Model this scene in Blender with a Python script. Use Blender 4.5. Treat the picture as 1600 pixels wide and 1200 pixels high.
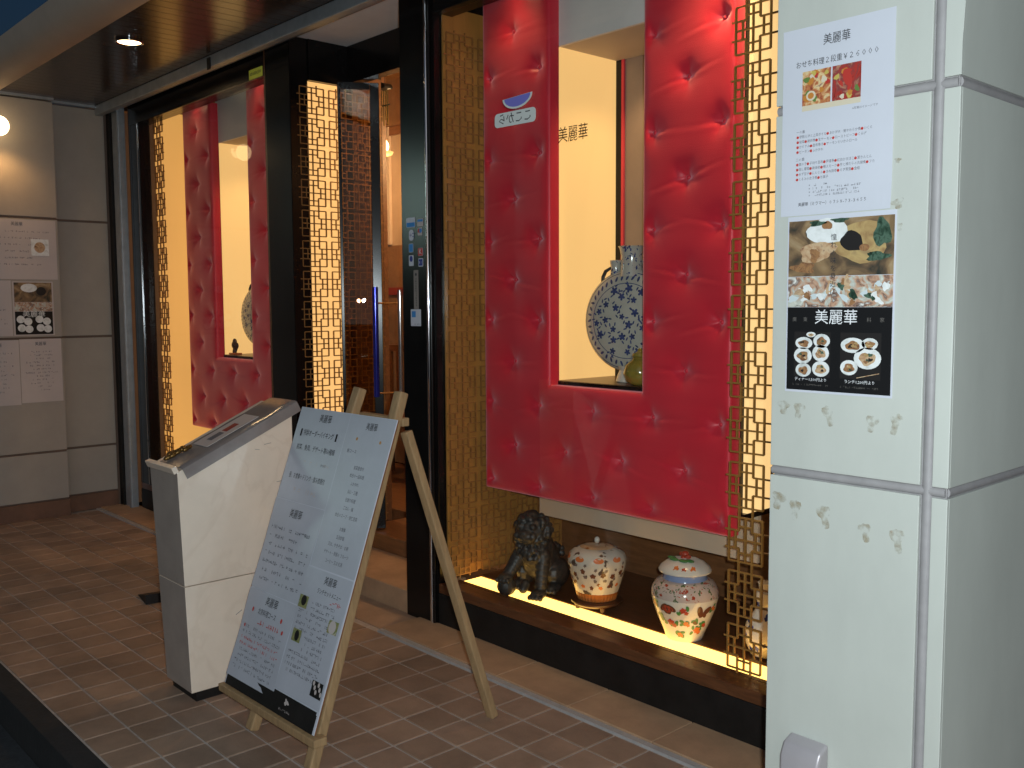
import bpy, bmesh, math, random
from mathutils import Vector, Matrix
random.seed(7)
R = math.radians
scene = bpy.context.scene
for o in list(bpy.data.objects): bpy.data.objects.remove(o)
COL = scene.collection

# ------------------------------------------------------------------ camera
cam = bpy.data.cameras.new('camera'); camo = bpy.data.objects.new('camera', cam); COL.objects.link(camo)
A, P, RO, H = R(42.3), R(4.75), R(0.3), 1.5
v = Vector((-math.cos(A)*math.cos(P), math.sin(A)*math.cos(P), -math.sin(P)))
r = Vector((math.sin(A), math.cos(A), 0)); u = r.cross(v)
r2 = r*math.cos(RO) - u*math.sin(RO); u2 = u*math.cos(RO) + r*math.sin(RO)
camo.matrix_world = Matrix(((r2.x, u2.x, -v.x, 0), (r2.y, u2.y, -v.y, 0), (r2.z, u2.z, -v.z, H), (0, 0, 0, 1)))
cam.sensor_width = 36; cam.lens = 36*1500/1600; cam.clip_start = .02; cam.clip_end = 500
scene.camera = camo

# ------------------------------------------------------------------ dusk sky, low sun, the photographer's flash
world = bpy.data.worlds.new('World'); scene.world = world; world.use_nodes = True
wn = world.node_tree; bg = wn.nodes['Background']
sky = wn.nodes.new('ShaderNodeTexSky'); sky.sky_type = 'NISHITA'; sky.sun_disc = False
sky.sun_elevation = R(1.0); sky.sun_rotation = R(150); sky.air_density = 1.3; sky.ozone_density = 4
wn.links.new(sky.outputs[0], bg.inputs[0]); bg.inputs[1].default_value = 0.055
sun = bpy.data.lights.new('sun', 'SUN'); sun.energy = 0.2; sun.angle = R(60); sun.color = (.95, .97, 1)
suno = bpy.data.objects.new('sun', sun); COL.objects.link(suno)
suno.rotation_euler = Vector((-.66, .6, -.36)).to_track_quat('-Z', 'Y').to_euler()
fl = bpy.data.lights.new('camera_flash', 'POINT'); fl.energy = 195; fl.shadow_soft_size = .018; fl.color = (.86, .97, 1)
flo = bpy.data.objects.new('camera_flash', fl); COL.objects.link(flo); flo.location = (.035, .03, 1.55)
vs = scene.view_settings; scene.display_settings.display_device = 'sRGB'
vs.view_transform = 'Standard'; vs.look = 'None'; vs.gamma = 1; vs.exposure = .3; vs.use_curve_mapping = False
scene.cycles.use_denoising = True
scene.cycles.max_bounces = 8; scene.cycles.transparent_max_bounces = 24
scene.cycles.sample_clamp_indirect = 4

# ------------------------------------------------------------------ helpers
def mat(name, base, rough=.5, metal=0, var=.12, scale=6, bump=0, bscale=60, spec=.5, coat=0, rnd=0, stretch=None, emis=None, es=0, world=False, vein=None):
    m = bpy.data.materials.new(name); m.use_nodes = True; t = m.node_tree; b = t.nodes['Principled BSDF']
    b.inputs['Roughness'].default_value = rough; b.inputs['Metallic'].default_value = metal
    b.inputs['Specular IOR Level'].default_value = spec; b.inputs['Coat Weight'].default_value = coat
    tc = t.nodes.new('ShaderNodeTexCoord'); src = tc.outputs['Object']
    if world: src = t.nodes.new('ShaderNodeNewGeometry').outputs['Position']
    if stretch:
        mp = t.nodes.new('ShaderNodeMapping'); mp.inputs['Scale'].default_value = stretch
        t.links.new(src, mp.inputs[0]); src = mp.outputs[0]
    n = t.nodes.new('ShaderNodeTexNoise'); n.inputs['Scale'].default_value = scale; n.inputs['Detail'].default_value = 6
    n.inputs['Roughness'].default_value = .65
    t.links.new(src, n.inputs['Vector'])
    rp = t.nodes.new('ShaderNodeValToRGB'); e = rp.color_ramp.elements
    lo = tuple(max(0, c*(1-var)) for c in base)+(1,); hi = tuple(min(1, c*(1+var)) for c in base)+(1,)
    e[0].position = .3; e[1].position = .7; e[0].color = lo; e[1].color = hi
    t.links.new(n.outputs[0], rp.inputs[0]); out = rp.outputs[0]
    if rnd:
        oi = t.nodes.new('ShaderNodeObjectInfo'); mr = t.nodes.new('ShaderNodeMapRange')
        mr.inputs[3].default_value = 1-rnd; mr.inputs[4].default_value = 1+rnd
        t.links.new(oi.outputs['Random'], mr.inputs[0])
        hs = t.nodes.new('ShaderNodeHueSaturation'); t.links.new(out, hs.inputs['Color']); t.links.new(mr.outputs[0], hs.inputs['Value']); out = hs.outputs[0]
    if vein:
        nv = t.nodes.new('ShaderNodeTexNoise'); nv.inputs['Scale'].default_value = 2.2; nv.inputs['Detail'].default_value = 8; nv.inputs['Distortion'].default_value = 1.4
        t.links.new(src, nv.inputs['Vector']); rv = t.nodes.new('ShaderNodeValToRGB'); ev = rv.color_ramp.elements
        ev[0].position = .47; ev[1].position = .53; ev[0].color = ev[1].color = (0, 0, 0, 1); em = ev.new(.5); em.color = (.2, .2, .2, 1)
        t.links.new(nv.outputs[0], rv.inputs[0]); mv = t.nodes.new('ShaderNodeMix'); mv.data_type = 'RGBA'
        t.links.new(rv.outputs[0], mv.inputs[0]); t.links.new(out, mv.inputs[6]); mv.inputs[7].default_value = (*vein, 1); out = mv.outputs[2]
    t.links.new(out, b.inputs['Base Color'])
    if bump:
        n2 = t.nodes.new('ShaderNodeTexNoise'); n2.inputs['Scale'].default_value = bscale; n2.inputs['Detail'].default_value = 4
        t.links.new(src, n2.inputs['Vector'])
        bp = t.nodes.new('ShaderNodeBump'); bp.inputs['Strength'].default_value = bump; bp.inputs['Distance'].default_value = .004
        t.links.new(n2.outputs[0], bp.inputs['Height']); t.links.new(bp.outputs[0], b.inputs['Normal'])
    if emis:
        b.inputs['Emission Color'].default_value = (*emis, 1); b.inputs['Emission Strength'].default_value = es
    return m

def flat(name, c, rough=.6, spec=.3):
    m = bpy.data.materials.new(name); m.use_nodes = True; b = m.node_tree.nodes['Principled BSDF']
    b.inputs['Base Color'].default_value = (*c, 1); b.inputs['Roughness'].default_value = rough; b.inputs['Specular IOR Level'].default_value = spec
    return m

def glass(name, tint=(1, 1, 1), k=1.0, rough=0.0):
    m = bpy.data.materials.new(name); m.use_nodes = True; t = m.node_tree; t.nodes.clear()
    o = t.nodes.new('ShaderNodeOutputMaterial'); tr = t.nodes.new('ShaderNodeBsdfTransparent'); tr.inputs[0].default_value = (*tint, 1)
    g = t.nodes.new('ShaderNodeBsdfGlossy'); g.inputs['Roughness'].default_value = rough; g.inputs['Color'].default_value = (1, 1, 1, 1)
    f = t.nodes.new('ShaderNodeFresnel'); f.inputs[0].default_value = 1.45
    mm = t.nodes.new('ShaderNodeMath'); mm.operation = 'MULTIPLY'; mm.inputs[1].default_value = k
    mx = t.nodes.new('ShaderNodeMixShader'); t.links.new(f.outputs[0], mm.inputs[0]); t.links.new(mm.outputs[0], mx.inputs[0])
    t.links.new(tr.outputs[0], mx.inputs[1]); t.links.new(g.outputs[0], mx.inputs[2]); t.links.new(mx.outputs[0], o.inputs[0])
    return m

def photo(name, cols, scale=9, dist=2.0, rough=.35, seed=0):
    """a printed food photograph: blotches of several colours"""
    m = bpy.data.materials.new(name); m.use_nodes = True; t = m.node_tree; b = t.nodes['Principled BSDF']
    b.inputs['Roughness'].default_value = rough; b.inputs['Specular IOR Level'].default_value = .3
    tc = t.nodes.new('ShaderNodeTexCoord'); mp = t.nodes.new('ShaderNodeMapping'); mp.inputs['Location'].default_value = (seed*3.1, seed*1.7, seed*2.3)
    n = t.nodes.new('ShaderNodeTexNoise'); n.inputs['Scale'].default_value = scale; n.inputs['Detail'].default_value = 5; n.inputs['Distortion'].default_value = dist
    rp = t.nodes.new('ShaderNodeValToRGB'); e = rp.color_ramp.elements
    k = len(cols)
    for i, c in enumerate(cols):
        pos = .28+.44*i/(k-1)
        if i == 0: el = e[0]; el.position = pos
        elif i == k-1: el = e[-1]; el.position = pos
        else: el = e.new(pos)
        el.color = (*c, 1)
    t.links.new(tc.outputs['Object'], mp.inputs[0]); t.links.new(mp.outputs[0], n.inputs['Vector']); t.links.new(n.outputs[0], rp.inputs[0]); t.links.new(rp.outputs[0], b.inputs['Base Color'])
    return m

class MB:
    def __init__(s): s.v = []; s.f = []; s.mi = []
    def add(s, vs, fs, m=0):
        k = len(s.v); s.v += [tuple(p) for p in vs]; s.f += [tuple(i+k for i in f) for f in fs]; s.mi += [m]*len(fs); return s
    def box(s, x0, x1, y0, y1, z0, z1, m=0):
        vs = [(x, y, z) for z in (z0, z1) for y in (y0, y1) for x in (x0, x1)]
        return s.add(vs, [(0, 2, 3, 1), (4, 5, 7, 6), (0, 1, 5, 4), (2, 6, 7, 3), (0, 4, 6, 2), (1, 3, 7, 5)], m)
    def bar(s, p, q, w, h, up=(0, 0, 1), m=0, w2=None, h2=None):
        p, q = Vector(p), Vector(q); d = (q-p).normalized(); a = d.cross(Vector(up)).normalized(); b = a.cross(d)
        vs = []
        for c, ww, hh in ((p, w, h), (q, w2 or w, h2 or h)):
            for i, j in ((-1, -1), (1, -1), (1, 1), (-1, 1)): vs.append(c+a*ww/2*i+b*hh/2*j)
        return s.add(vs, [(0, 1, 2, 3), (7, 6, 5, 4), (0, 4, 5, 1), (1, 5, 6, 2), (2, 6, 7, 3), (3, 7, 4, 0)], m)
    def tube(s, pts, rad, n=12, m=0):
        pts = [Vector(p) for p in pts]; rr = rad if isinstance(rad, (list, tuple)) else [rad]*len(pts)
        vs = []; fs = []; k = len(pts)
        for i, p in enumerate(pts):
            d = (pts[min(i+1, k-1)]-pts[max(i-1, 0)]).normalized()
            a = d.orthogonal().normalized() if i == 0 else (a-d*a.dot(d)).normalized(); b = d.cross(a)
            vs += [p+(a*math.cos(2*math.pi*j/n)+b*math.sin(2*math.pi*j/n))*rr[i] for j in range(n)]
        for i in range(k-1):
            for j in range(n): fs.append((i*n+j, i*n+(j+1) % n, (i+1)*n+(j+1) % n, (i+1)*n+j))
        fs.append(tuple(reversed(range(n)))); fs.append(tuple(range((k-1)*n, k*n)))
        return s.add(vs, fs, m)
    def lathe(s, prof, n=40, c=(0, 0, 0), m=0, rib=None, cap=True):
        vs = []; fs = []; k = len(prof)
        for i, (rr, z) in enumerate(prof):
            for j in range(n):
                t = 2*math.pi*j/n; q = rr*(1+(rib(i, t) if rib else 0))
                vs.append((c[0]+q*math.cos(t), c[1]+q*math.sin(t), c[2]+z))
        for i in range(k-1):
            for j in range(n): fs.append((i*n+j, i*n+(j+1) % n, (i+1)*n+(j+1) % n, (i+1)*n+j))
        if cap: fs.append(tuple(reversed(range(n)))); fs.append(tuple(range((k-1)*n, k*n)))
        return s.add(vs, fs, m)
    def sphere(s, c, rad, n=12, k=8, m=0):
        rx, ry, rz = rad if isinstance(rad, (tuple, list)) else (rad,)*3
        vs = [(c[0], c[1], c[2]-rz)]; fs = []
        for i in range(1, k):
            a = -math.pi/2+math.pi*i/k
            for j in range(n):
                t = 2*math.pi*j/n; vs.append((c[0]+rx*math.cos(a)*math.cos(t), c[1]+ry*math.cos(a)*math.sin(t), c[2]+rz*math.sin(a)))
        vs.append((c[0], c[1], c[2]+rz)); L = len(vs)-1
        for j in range(n): fs.append((0, 1+(j+1) % n, 1+j)); fs.append((L, L-n+j, L-n+(j+1) % n))
        for i in range(k-2):
            for j in range(n): fs.append((1+i*n+j, 1+i*n+(j+1) % n, 1+(i+1)*n+(j+1) % n, 1+(i+1)*n+j))
        return s.add(vs, fs, m)
    def prism(s, poly, axis, a0, a1, m=0):
        """poly of 2-D points extruded along axis 'x' (points y,z), 'y' (x,z) or 'z' (x,y)"""
        def P3(p, a): return {'x': (a, p[0], p[1]), 'y': (p[0], a, p[1]), 'z': (p[0], p[1], a)}[axis]
        n = len(poly); vs = [P3(p, a0) for p in poly]+[P3(p, a1) for p in poly]
        fs = [tuple(reversed(range(n))), tuple(range(n, 2*n))]+[(i, (i+1) % n, n+(i+1) % n, n+i) for i in range(n)]
        return s.add(vs, fs, m)
    def mesh(s, name, mats, smooth=False, bevel=0, segs=2):
        me = bpy.data.meshes.new(name); me.from_pydata(s.v, [], s.f)
        for m in (mats if isinstance(mats, (list, tuple)) else [mats]): me.materials.append(m)
        me.polygons.foreach_set('material_index', s.mi)
        bm = bmesh.new(); bm.from_mesh(me)
        bmesh.ops.recalc_face_normals(bm, faces=bm.faces)
        if bevel:
            bmesh.ops.bevel(bm, geom=[e for e in bm.edges if len(e.link_faces) == 2 and e.calc_face_angle(0) > .6], offset=bevel, segments=segs, affect='EDGES', profile=.6)
        bm.to_mesh(me); bm.free()
        if smooth:
            me.polygons.foreach_set('use_smooth', [True]*len(me.polygons))
            try: me.set_sharp_from_angle(angle=R(40))
            except Exception: pass
        me.update(); return me
    def build(s, name, mats, parent=None, loc=(0, 0, 0), rot=(0, 0, 0), smooth=False, bevel=0, segs=2):
        return link(name, s.mesh(name, mats, smooth, bevel, segs), parent, loc, rot)

def link(name, me, parent=None, loc=(0, 0, 0), rot=(0, 0, 0), scale=(1, 1, 1)):
    o = bpy.data.objects.new(name, me); COL.objects.link(o); o.location = loc; o.rotation_euler = rot; o.scale = scale
    if parent: o.parent = parent
    return o
def tag(o, label, cat, group=None, kind=None):
    o['label'] = label; o['category'] = cat
    if group: o['group'] = group
    if kind: o['kind'] = kind
    return o
def thing(name, label, cat, loc=(0, 0, 0), rot=(0, 0, 0), group=None):
    return tag(link(name, None, None, loc, rot), label, cat, group)
def copy_tree(o, parent=None):
    c = o.copy(); COL.objects.link(c); c.parent = parent
    for ch in list(o.children): copy_tree(ch, c)
    return c
def bx(name, m, parent, x0, x1, y0, y1, z0, z1, bevel=0, loc=(0, 0, 0)):
    return MB().box(x0, x1, y0, y1, z0, z1).build(name, m, parent, loc, bevel=bevel)

_tc = {}
def glyphs(s):
    if s in _tc: return _tc[s]
    cu = bpy.data.curves.new('t', 'FONT'); cu.body = s; cu.size = 1; cu.resolution_u = 1; cu.align_x = 'CENTER'; cu.align_y = 'CENTER'
    ob = bpy.data.objects.new('t', cu); COL.objects.link(ob); bpy.context.view_layer.update()
    me = bpy.data.meshes.new_from_object(ob.evaluated_get(bpy.context.evaluated_depsgraph_get()))
    g = ([(w.co.x, w.co.y) for w in me.vertices], [tuple(p.vertices) for p in me.polygons])
    bpy.data.objects.remove(ob); bpy.data.curves.remove(cu); bpy.data.meshes.remove(me)
    _tc[s] = g; return g
class Print(MB):
    """flat ink on a sheet that lies in the local x-z plane and faces -y; every layer .4 mm above the last"""
    def pt(s, x, z, l): return (x, -.0012-.0004*l, z)
    def rect(s, x0, x1, z0, z1, m, l=0): return s.add([s.pt(x0, z0, l), s.pt(x1, z0, l), s.pt(x1, z1, l), s.pt(x0, z1, l)], [(0, 1, 2, 3)], m)
    def poly(s, pts, m, l=0): return s.add([s.pt(x, z, l) for x, z in pts], [tuple(range(len(pts)))], m)
    def ell(s, x, z, a, b, m, l=0, n=20, wob=0, rot=0):
        pts = []
        for i in range(n):
            t = 2*math.pi*i/n; k = 1+wob*math.sin(3*t+x*90)+wob*.6*math.sin(5*t+z*70)
            p, q = a*k*math.cos(t), b*k*math.sin(t); pts.append((x+p*math.cos(rot)-q*math.sin(rot), z+p*math.sin(rot)+q*math.cos(rot)))
        return s.poly(pts, m, l)
    def text(s, t, x, z, size, m, l=2, sx=1, vertical=False, flip=False):
        if vertical:
            for i, ch in enumerate(t): s.text(ch, x, z-i*size*1.12, size, m, l, sx)
            return s
        vs, fs = glyphs(t)
        return s.add([s.pt(x+p*size*sx*(-1 if flip else 1), z+q*size, l) for p, q in vs], fs, m)
    def lines(s, x0, x1, z, h, m, l=2, fill=.75):
        """a line of print too small to read: a row of glyph-sized strokes"""
        x = x0
        while x < x1:
            w = h*random.uniform(.5, .95)
            if random.random() < fill:
                for q in range(random.choice((1, 2, 2, 3))):
                    if random.random() < .5: zz = z+h*random.uniform(-.4, .4); s.rect(x, x+w, zz-h*.07, zz+h*.07, m, l)
                    else: xx = x+w*random.uniform(.1, .9); s.rect(xx-h*.06, xx+h*.06, z-h*.45, z+h*.45, m, l)
            x += w+h*.12
        return s

# ------------------------------------------------------------------ materials
M = {}
M['asphalt'] = mat('asphalt', (.028, .03, .034), .9, var=.35, scale=40, bump=.6, bscale=180)
M['tile'] = mat('terracotta_tile', (.28, .185, .13), .6, var=.3, scale=3.3, world=True, bump=.25, bscale=120, rnd=.16)
M['grout'] = mat('grout', (.42, .36, .32), .9, var=.2, scale=20, bump=.3)
M['kerb'] = mat('kerb', (.016, .016, .017), .85, var=.3, scale=14, bump=.4)
M['sillstone'] = mat('sandstone_sill', (.42, .26, .155), .65, var=.16, scale=7, bump=.2, bscale=90, rnd=.06)
M['steel'] = mat('brushed_steel', (.42, .45, .5), .35, 1, var=.15, scale=30)
M['greysteel'] = mat('grey_metal', (.36, .39, .42), .45, .5, var=.15, scale=12)
M['greyedge'] = mat('grey_edge_strip', (.4, .38, .37), .5, var=.1, scale=20)
M['chrome'] = mat('chrome', (.75, .76, .8), .1, 1, var=.03)
M['black'] = mat('black_lacquer', (.007, .006, .006), .2, var=.4, scale=5, spec=.25)
M['blackmat'] = mat('black_board', (.011, .0095, .009), .55, var=.4, scale=9, spec=.3, bump=.15)
M['darkwood'] = mat('dark_wood', (.12, .045, .018), .3, var=.35, scale=5, stretch=(2, 14, 14), spec=.5)
M['brownwood'] = mat('brown_wood', (.2, .085, .035), .42, var=.3, scale=4, stretch=(1.5, 12, 12))
M['pillar'] = mat('pillar_panel', (.5, .52, .48), .6, var=.06, scale=2.2, bump=.05, bscale=150, stretch=(2.2, 2.2, .9))
M['joint'] = mat('sealant', (.31, .295, .3), .55, var=.1, scale=20)
M['endwall'] = mat('end_wall_panel', (.36, .32, .275), .7, var=.06, scale=5, bump=.1, bscale=120)
M['skirt'] = mat('brown_skirting', (.15, .075, .045), .6, var=.2, scale=10)
M['endjoint'] = mat('end_joint', (.15, .1, .075), .7, var=.15)
M['soffit'] = mat('soffit_board', (.04, .026, .02), .2, var=.2, scale=10, spec=.5, rnd=.15)
M['fascia'] = mat('canopy_fascia', (.44, .36, .29), .7, var=.08, scale=4, bump=.1)
M['white'] = mat('white_paint', (.82, .79, .78), .6, var=.05)
M['paper'] = mat('paper', (.58, .6, .67), .42, var=.03, scale=4, spec=.4)
M['paper2'] = mat('laminated_paper', (.45, .47, .53), .28, var=.06, scale=5, spec=.5, bump=.12, bscale=9)
M['dimpaper'] = mat('posted_paper', (.52, .46, .44), .5, var=.05, scale=4)
M['ink'] = flat('black_ink', (.03, .03, .035))
M['greyink'] = flat('grey_ink', (.13, .13, .15))
M['redink'] = flat('red_ink', (.5, .05, .04))
M['paleink'] = flat('pale_ink', (.75, .76, .78))
M['brass'] = mat('brass_lattice', (.42, .2, .05), .45, .2, var=.25, scale=18)
M['darkbrass'] = mat('dark_lattice', (.3, .14, .04), .5, .1, var=.25, scale=18)
M['cream'] = mat('cream_board', (.55, .43, .32), .6, var=.04)
M['greyboard'] = mat('grey_valance', (.78, .72, .69), .65, var=.04)
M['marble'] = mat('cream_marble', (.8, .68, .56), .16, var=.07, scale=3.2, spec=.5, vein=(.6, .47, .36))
M['marbleshade'] = mat('shaded_marble', (.36, .30, .26), .5, var=.12, scale=6)  # darker copy of the marble, shade of the stand's street side put into colour
M['wood'] = mat('pine_wood', (.34, .22, .11), .55, var=.22, scale=4, stretch=(14, 14, 2), bump=.15)
M['woodside'] = mat('light_pine', (.5, .37, .22), .55, var=.15, scale=4, stretch=(14, 14, 2))
M['plastic'] = mat('grey_plastic_sleeve', (.24, .21, .2), .16, var=.18, scale=5, spec=.6, bump=.25, bscale=14)
M['bronze'] = mat('dark_bronze', (.04, .037, .035), .45, .25, var=.5, scale=30, bump=.5, bscale=60)
M['glass'] = glass('window_glass', (.97, .98, .97), .045)
M['doorglass'] = glass('door_glass', (.9, .82, .7), .7)
M['tintglass'] = glass('amber_glass', (.78, .55, .28), 1.0)

def emat(name, c, s, var=.08, scale=1.3):
    m = bpy.data.materials.new(name); m.use_nodes = True; t = m.node_tree; b = t.nodes['Principled BSDF']
    b.inputs['Base Color'].default_value = (.5, .36, .18, 1); b.inputs['Roughness'].default_value = .45
    tc = t.nodes.new('ShaderNodeTexCoord'); n = t.nodes.new('ShaderNodeTexNoise'); n.inputs['Scale'].default_value = scale
    mr = t.nodes.new('ShaderNodeMapRange'); mr.inputs[3].default_value = s*.84*(1-var); mr.inputs[4].default_value = s*.84*(1+var)
    t.links.new(tc.outputs['Object'], n.inputs['Vector']); t.links.new(n.outputs[0], mr.inputs[0]); t.links.new(mr.outputs[0], b.inputs['Emission Strength'])
    b.inputs['Emission Color'].default_value = (*c, 1)
    return m
M['backlit'] = emat('backlit_acrylic', (1, .54, .17), .86)
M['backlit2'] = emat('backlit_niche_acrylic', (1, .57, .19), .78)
M['backlit3'] = emat('backlit_box_acrylic', (1, .64, .27), .95)
M['strip'] = emat('light_strip', (1, .55, .12), 3.4, .03)
M['farlit'] = emat('far_backlit_acrylic', (1, .48, .11), .6)
M['lamp'] = emat('lamp_lens', (1, .68, .34), 14, .02)
M['bulb'] = emat('globe_lamp', (1, .7, .36), 7, .02)
M['sign'] = emat('lit_sign', (.72, 1, .9), 9, .04)

# satin
def satin():
    m = mat('red_satin', (.64, .014, .036), .44, var=.08, scale=3, spec=.7, bump=.08, bscale=90, stretch=(.25, 1, 2.4))
    b = m.node_tree.nodes['Principled BSDF']
    b.inputs['Sheen Weight'].default_value = .9; b.inputs['Sheen Roughness'].default_value = .5; b.inputs['Sheen Tint'].default_value = (1, .5, .58, 1)
    b.inputs['Specular Tint'].default_value = (1, .62, .66, 1)
    return m
M['satin'] = satin()

# ================================================================== SETTING
# road, pavement
road = bx('road', M['asphalt'], None, -80, 60, -60, .968, -.2, -.14); tag(road, 'dark asphalt street in front of the tiled pavement', 'road', kind='structure')
pav = bx('pavement', M['grout'], None, -12, 6, 1.056, 2.71, -.3, -.004); tag(pav, 'reddish brown tiled pavement under the canopy', 'pavement', kind='structure')
bx('kerb', M['kerb'], pav, -12, 6, .97, 1.0555, -.3, -.002, .004)
TS = .1535; TG = .004; X0, Y0 = -2.157-TS*60, 1.98-TS*10
tm = MB().box(TG, TS-TG, TG, TS-TG, -.006, 0).mesh('tile', M['tile'], bevel=.002, segs=1)
cells = []
for i in range(100):
    for j in range(20):
        x, y = X0+i*TS, Y0+j*TS
        if y < 1.05 or y+TS > 2.47 or x < -7.32 or x > 1.5: continue
        c = Vector((x+TS/2, y+TS/2, 0))-Vector((0, 0, H)); d = c.dot(v)
        if d <= .3: cells.append((99, x, y)); continue
        px, py = c.dot(r2)/d*1500, c.dot(u2)/d*1500
        cells.append((d if abs(px) < 900 and py > -640 else 50+d, x, y))
cells.sort()
far = MB()
for k, (d, x, y) in enumerate(cells):
    if k < 300: link('tile', tm, pav, (x, y, random.uniform(-.0008, .0008)))
    else: far.box(x+.003, x+TS-.003, y+.003, y+TS-.003, -.006, 0)
fo = far.build('far_tiles', M['tile'], pav); fo['kind'] = 'stuff'

# stone strips at the foot of the shop windows
for nm, xa, xb, lab in (('stone_sill', -3.62, -1.0, 'sandstone sill strip along the foot of the near display window'), ('stone_sill', -7.28, -4.86, 'sandstone sill strip along the foot of the far display window')):
    t = thing(nm, lab, 'sill', (0, 0, 0))
    x = xa
    while x < xb-.05:
        x2 = min(x+.4, xb); bx('stone_block', M['sillstone'], t, x+.002, x2-.002, 2.475, 2.71, -.2, .012, .003); x += .4
    bx('edge_strip', M['greyedge'], t, xa, xb, 2.445, 2.472, -.2, .006)
# entrance step
st = thing('entrance_step', 'two brown tiled steps leading up into the entrance', 'step', (-4.2, 2.7, 0))
MB().box(-.49, .48, 0, .36, -.2, .11).build('lower_step', M['sillstone'], st, bevel=.004)
MB().box(-.53, .72, .362, 3.2, -.2, .2).build('upper_step', M['brownwood'], st, bevel=.004)
bx('entry_floor_tile', M['tile'], pav, -4.858, -3.622, 2.475, 2.698, -.1, .001)

# ------------------------------------------------------------------ end wall with its pier
ew = thing('end_wall', 'beige panelled end wall beside the far display window', 'wall', (-7.3, 2.4, 0))
zs = [.12, .47, 1.28, 2.115, 2.93]
bx('wall_core', M['endjoint'], ew, -.2, -.012, -.5, .6, 0, 2.93)
for a, b in zip(zs, zs[1:]): MB().box(-.011, 0, -.16, .215, a+.008, b-.008).build('wall_panel', M['endwall'], ew, bevel=.003)
bx('skirting', M['skirt'], ew, -.011, .012, -.16, .215, 0, .118, .003)
bx('top_trim', M['greysteel'], ew, -.011, .02, -.16, .215, 2.932, 2.96)
pr_ = thing('wall_pier', 'beige panelled pier projecting from the end wall, papers posted on it', 'pier', (-7.3, 2.24, 0))
bx('pier_core', M['endjoint'], pr_, -.2, .068, -1.2, -.002, 0, 2.93)
for a, b in zip(zs, zs[1:]): MB().box(.069, .08, -1.2, 0, a+.008, b-.008).build('wall_panel', M['endwall'], pr_, bevel=.003)
bx('skirting', M['skirt'], pr_, .069, .092, -1.2, .004, 0, .118, .003)
bx('top_trim', M['greysteel'], pr_, .069, .1, -1.2, .004, 2.932, 2.96)
# guide rail in the corner
gr = thing('shutter_guide', 'pale grey vertical shutter rail in the corner by the end wall', 'rail', (-7.14, 2.66, 0))
bx('rail_face', M['greysteel'], gr, -.07, .05, -.02, .03, 0, 2.92, .004); bx('rail_groove', M['blackmat'], gr, -.155, -.085, -.03, .03, 0, 2.92)
bx('rail_lip', M['greysteel'], gr, .025, .05, -.028, -.0205, 0, 2.92)

# ------------------------------------------------------------------ canopy
cp = thing('canopy', 'dark boarded canopy with a beige outer beam over the shopfront', 'canopy', (0, 0, 2.95))
x = -7.3
while x < 1.2:
    MB().box(.0006, .0894, 1.86, 2.66, 0, .03).build('soffit_board', M['soffit'], cp, (x, 0, 0), bevel=.0018, segs=1); x += .09
bx('soffit_deck', M['blackmat'], cp, -7.5, 1.3, 1.859, 3.1, .031, .08)
prof = [(1.858, -.03), (1.82, -.038), (1.77, -.034), (1.71, -.012), (1.68, .025), (1.665, .07), (1.66, .115), (1.858, .13)]
MB().prism(prof, 'x', -9, 1.3).build('outer_beam', M['fascia'], cp, smooth=True)
rl = thing('ceiling_rail', 'grey metal shutter track running above the windows under the canopy', 'rail', (0, 2.6, 2.88))
bx('track', M['greysteel'], rl, -7.29, 1.2, -.05, .0, .0, .069, .006); bx('track_lip', M['steel'], rl, -7.29, 1.2, .001, .075, .035, .06, .004)
bx('bracket', M['blackmat'], rl, -5.42, -5.38, -.056, -.0505, -.012, .055)

# ------------------------------------------------------------------ shopfront frames
def window(label, xa, xb, fw):
    t = thing('display_window', label, 'window', (0, 2.70, 0))
    bx('header', M['black'], t, xa, xb, 0, .1, 2.79, 2.949, .003)
    bx('base_board', M['blackmat'], t, xa, xb, 0, .08, .0, .155, .003)
    bx('sill', M['darkwood'], t, xa, xb, .002, .09, .1555, .2, .004)
    bx('frame_post', M['black'], t, xa-.0005, xa+fw, .001, .08 if fw > .02 else .04, .2, 2.789, .003)
    bx('glass_pane', M['glass'], t, xa+fw+.001, xb-.002, .03, .036, .2005, 2.789)
    return t
wr = window('near black framed display window with blue and white flask and porcelain jars', -3.485, -1.0, .008)
wl = window('far black framed display window beside the end wall', -7.06, -5.0, .045)
bx('frame_post', M['black'], wl, -7.0145, -6.87, .001, .08, .2, 2.789, .003)
bx('window_bead', M['chrome'], wl, -6.90, -6.893, -.004, .0005, .2, 2.789)
# posts either side of the entrance
pL = thing('door_post', 'black lacquered post left of the entrance', 'post', (-4.86, 2.7, 0)); bx('shaft', M['black'], pL, -.14, .13, -.012, .1, 0, 2.949, .004); bx('side_face', M['darkwood'], pL, -.165, -.141, -.006, .1, 0, 2.949)
pR = thing('door_post', 'black lacquered post right of the entrance, stickers on it', 'post', (-3.6, 2.7, 0)); bx('shaft', M['black'], pR, -.12, .07, -.012, .1, 0, 2.949, .004)
for dx in (.078, .098): MB().tube([(dx, -.01, .0), (dx, -.01, 2.94)], .009, 12).build('chrome_bead', M['chrome'] if dx < .09 else M['black'], pR, smooth=True)
bx('bead_backing', M['black'], pR, .0702, .114, -.004, .1, 0, 2.949)
# recess: ceiling, header, door frame
rc = thing('entrance_recess', 'black framed recessed entrance with pale ceiling', 'doorway', (-4.23, 2.8, 0))
bx('ceiling', M['white'], rc, -.5, .52, -.2, .28, 2.951, 3.02)
bx('side_header', M['black'], rc, -.53, -.49, .002, .26, 2.73, 2.95)
bx('door_header', M['black'], rc, -.4895, .75, .25, .31, 2.745, 2.95)
bx('right_jamb', M['black'], rc, .45, .52, .005, .31, .2, 2.744)
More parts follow.
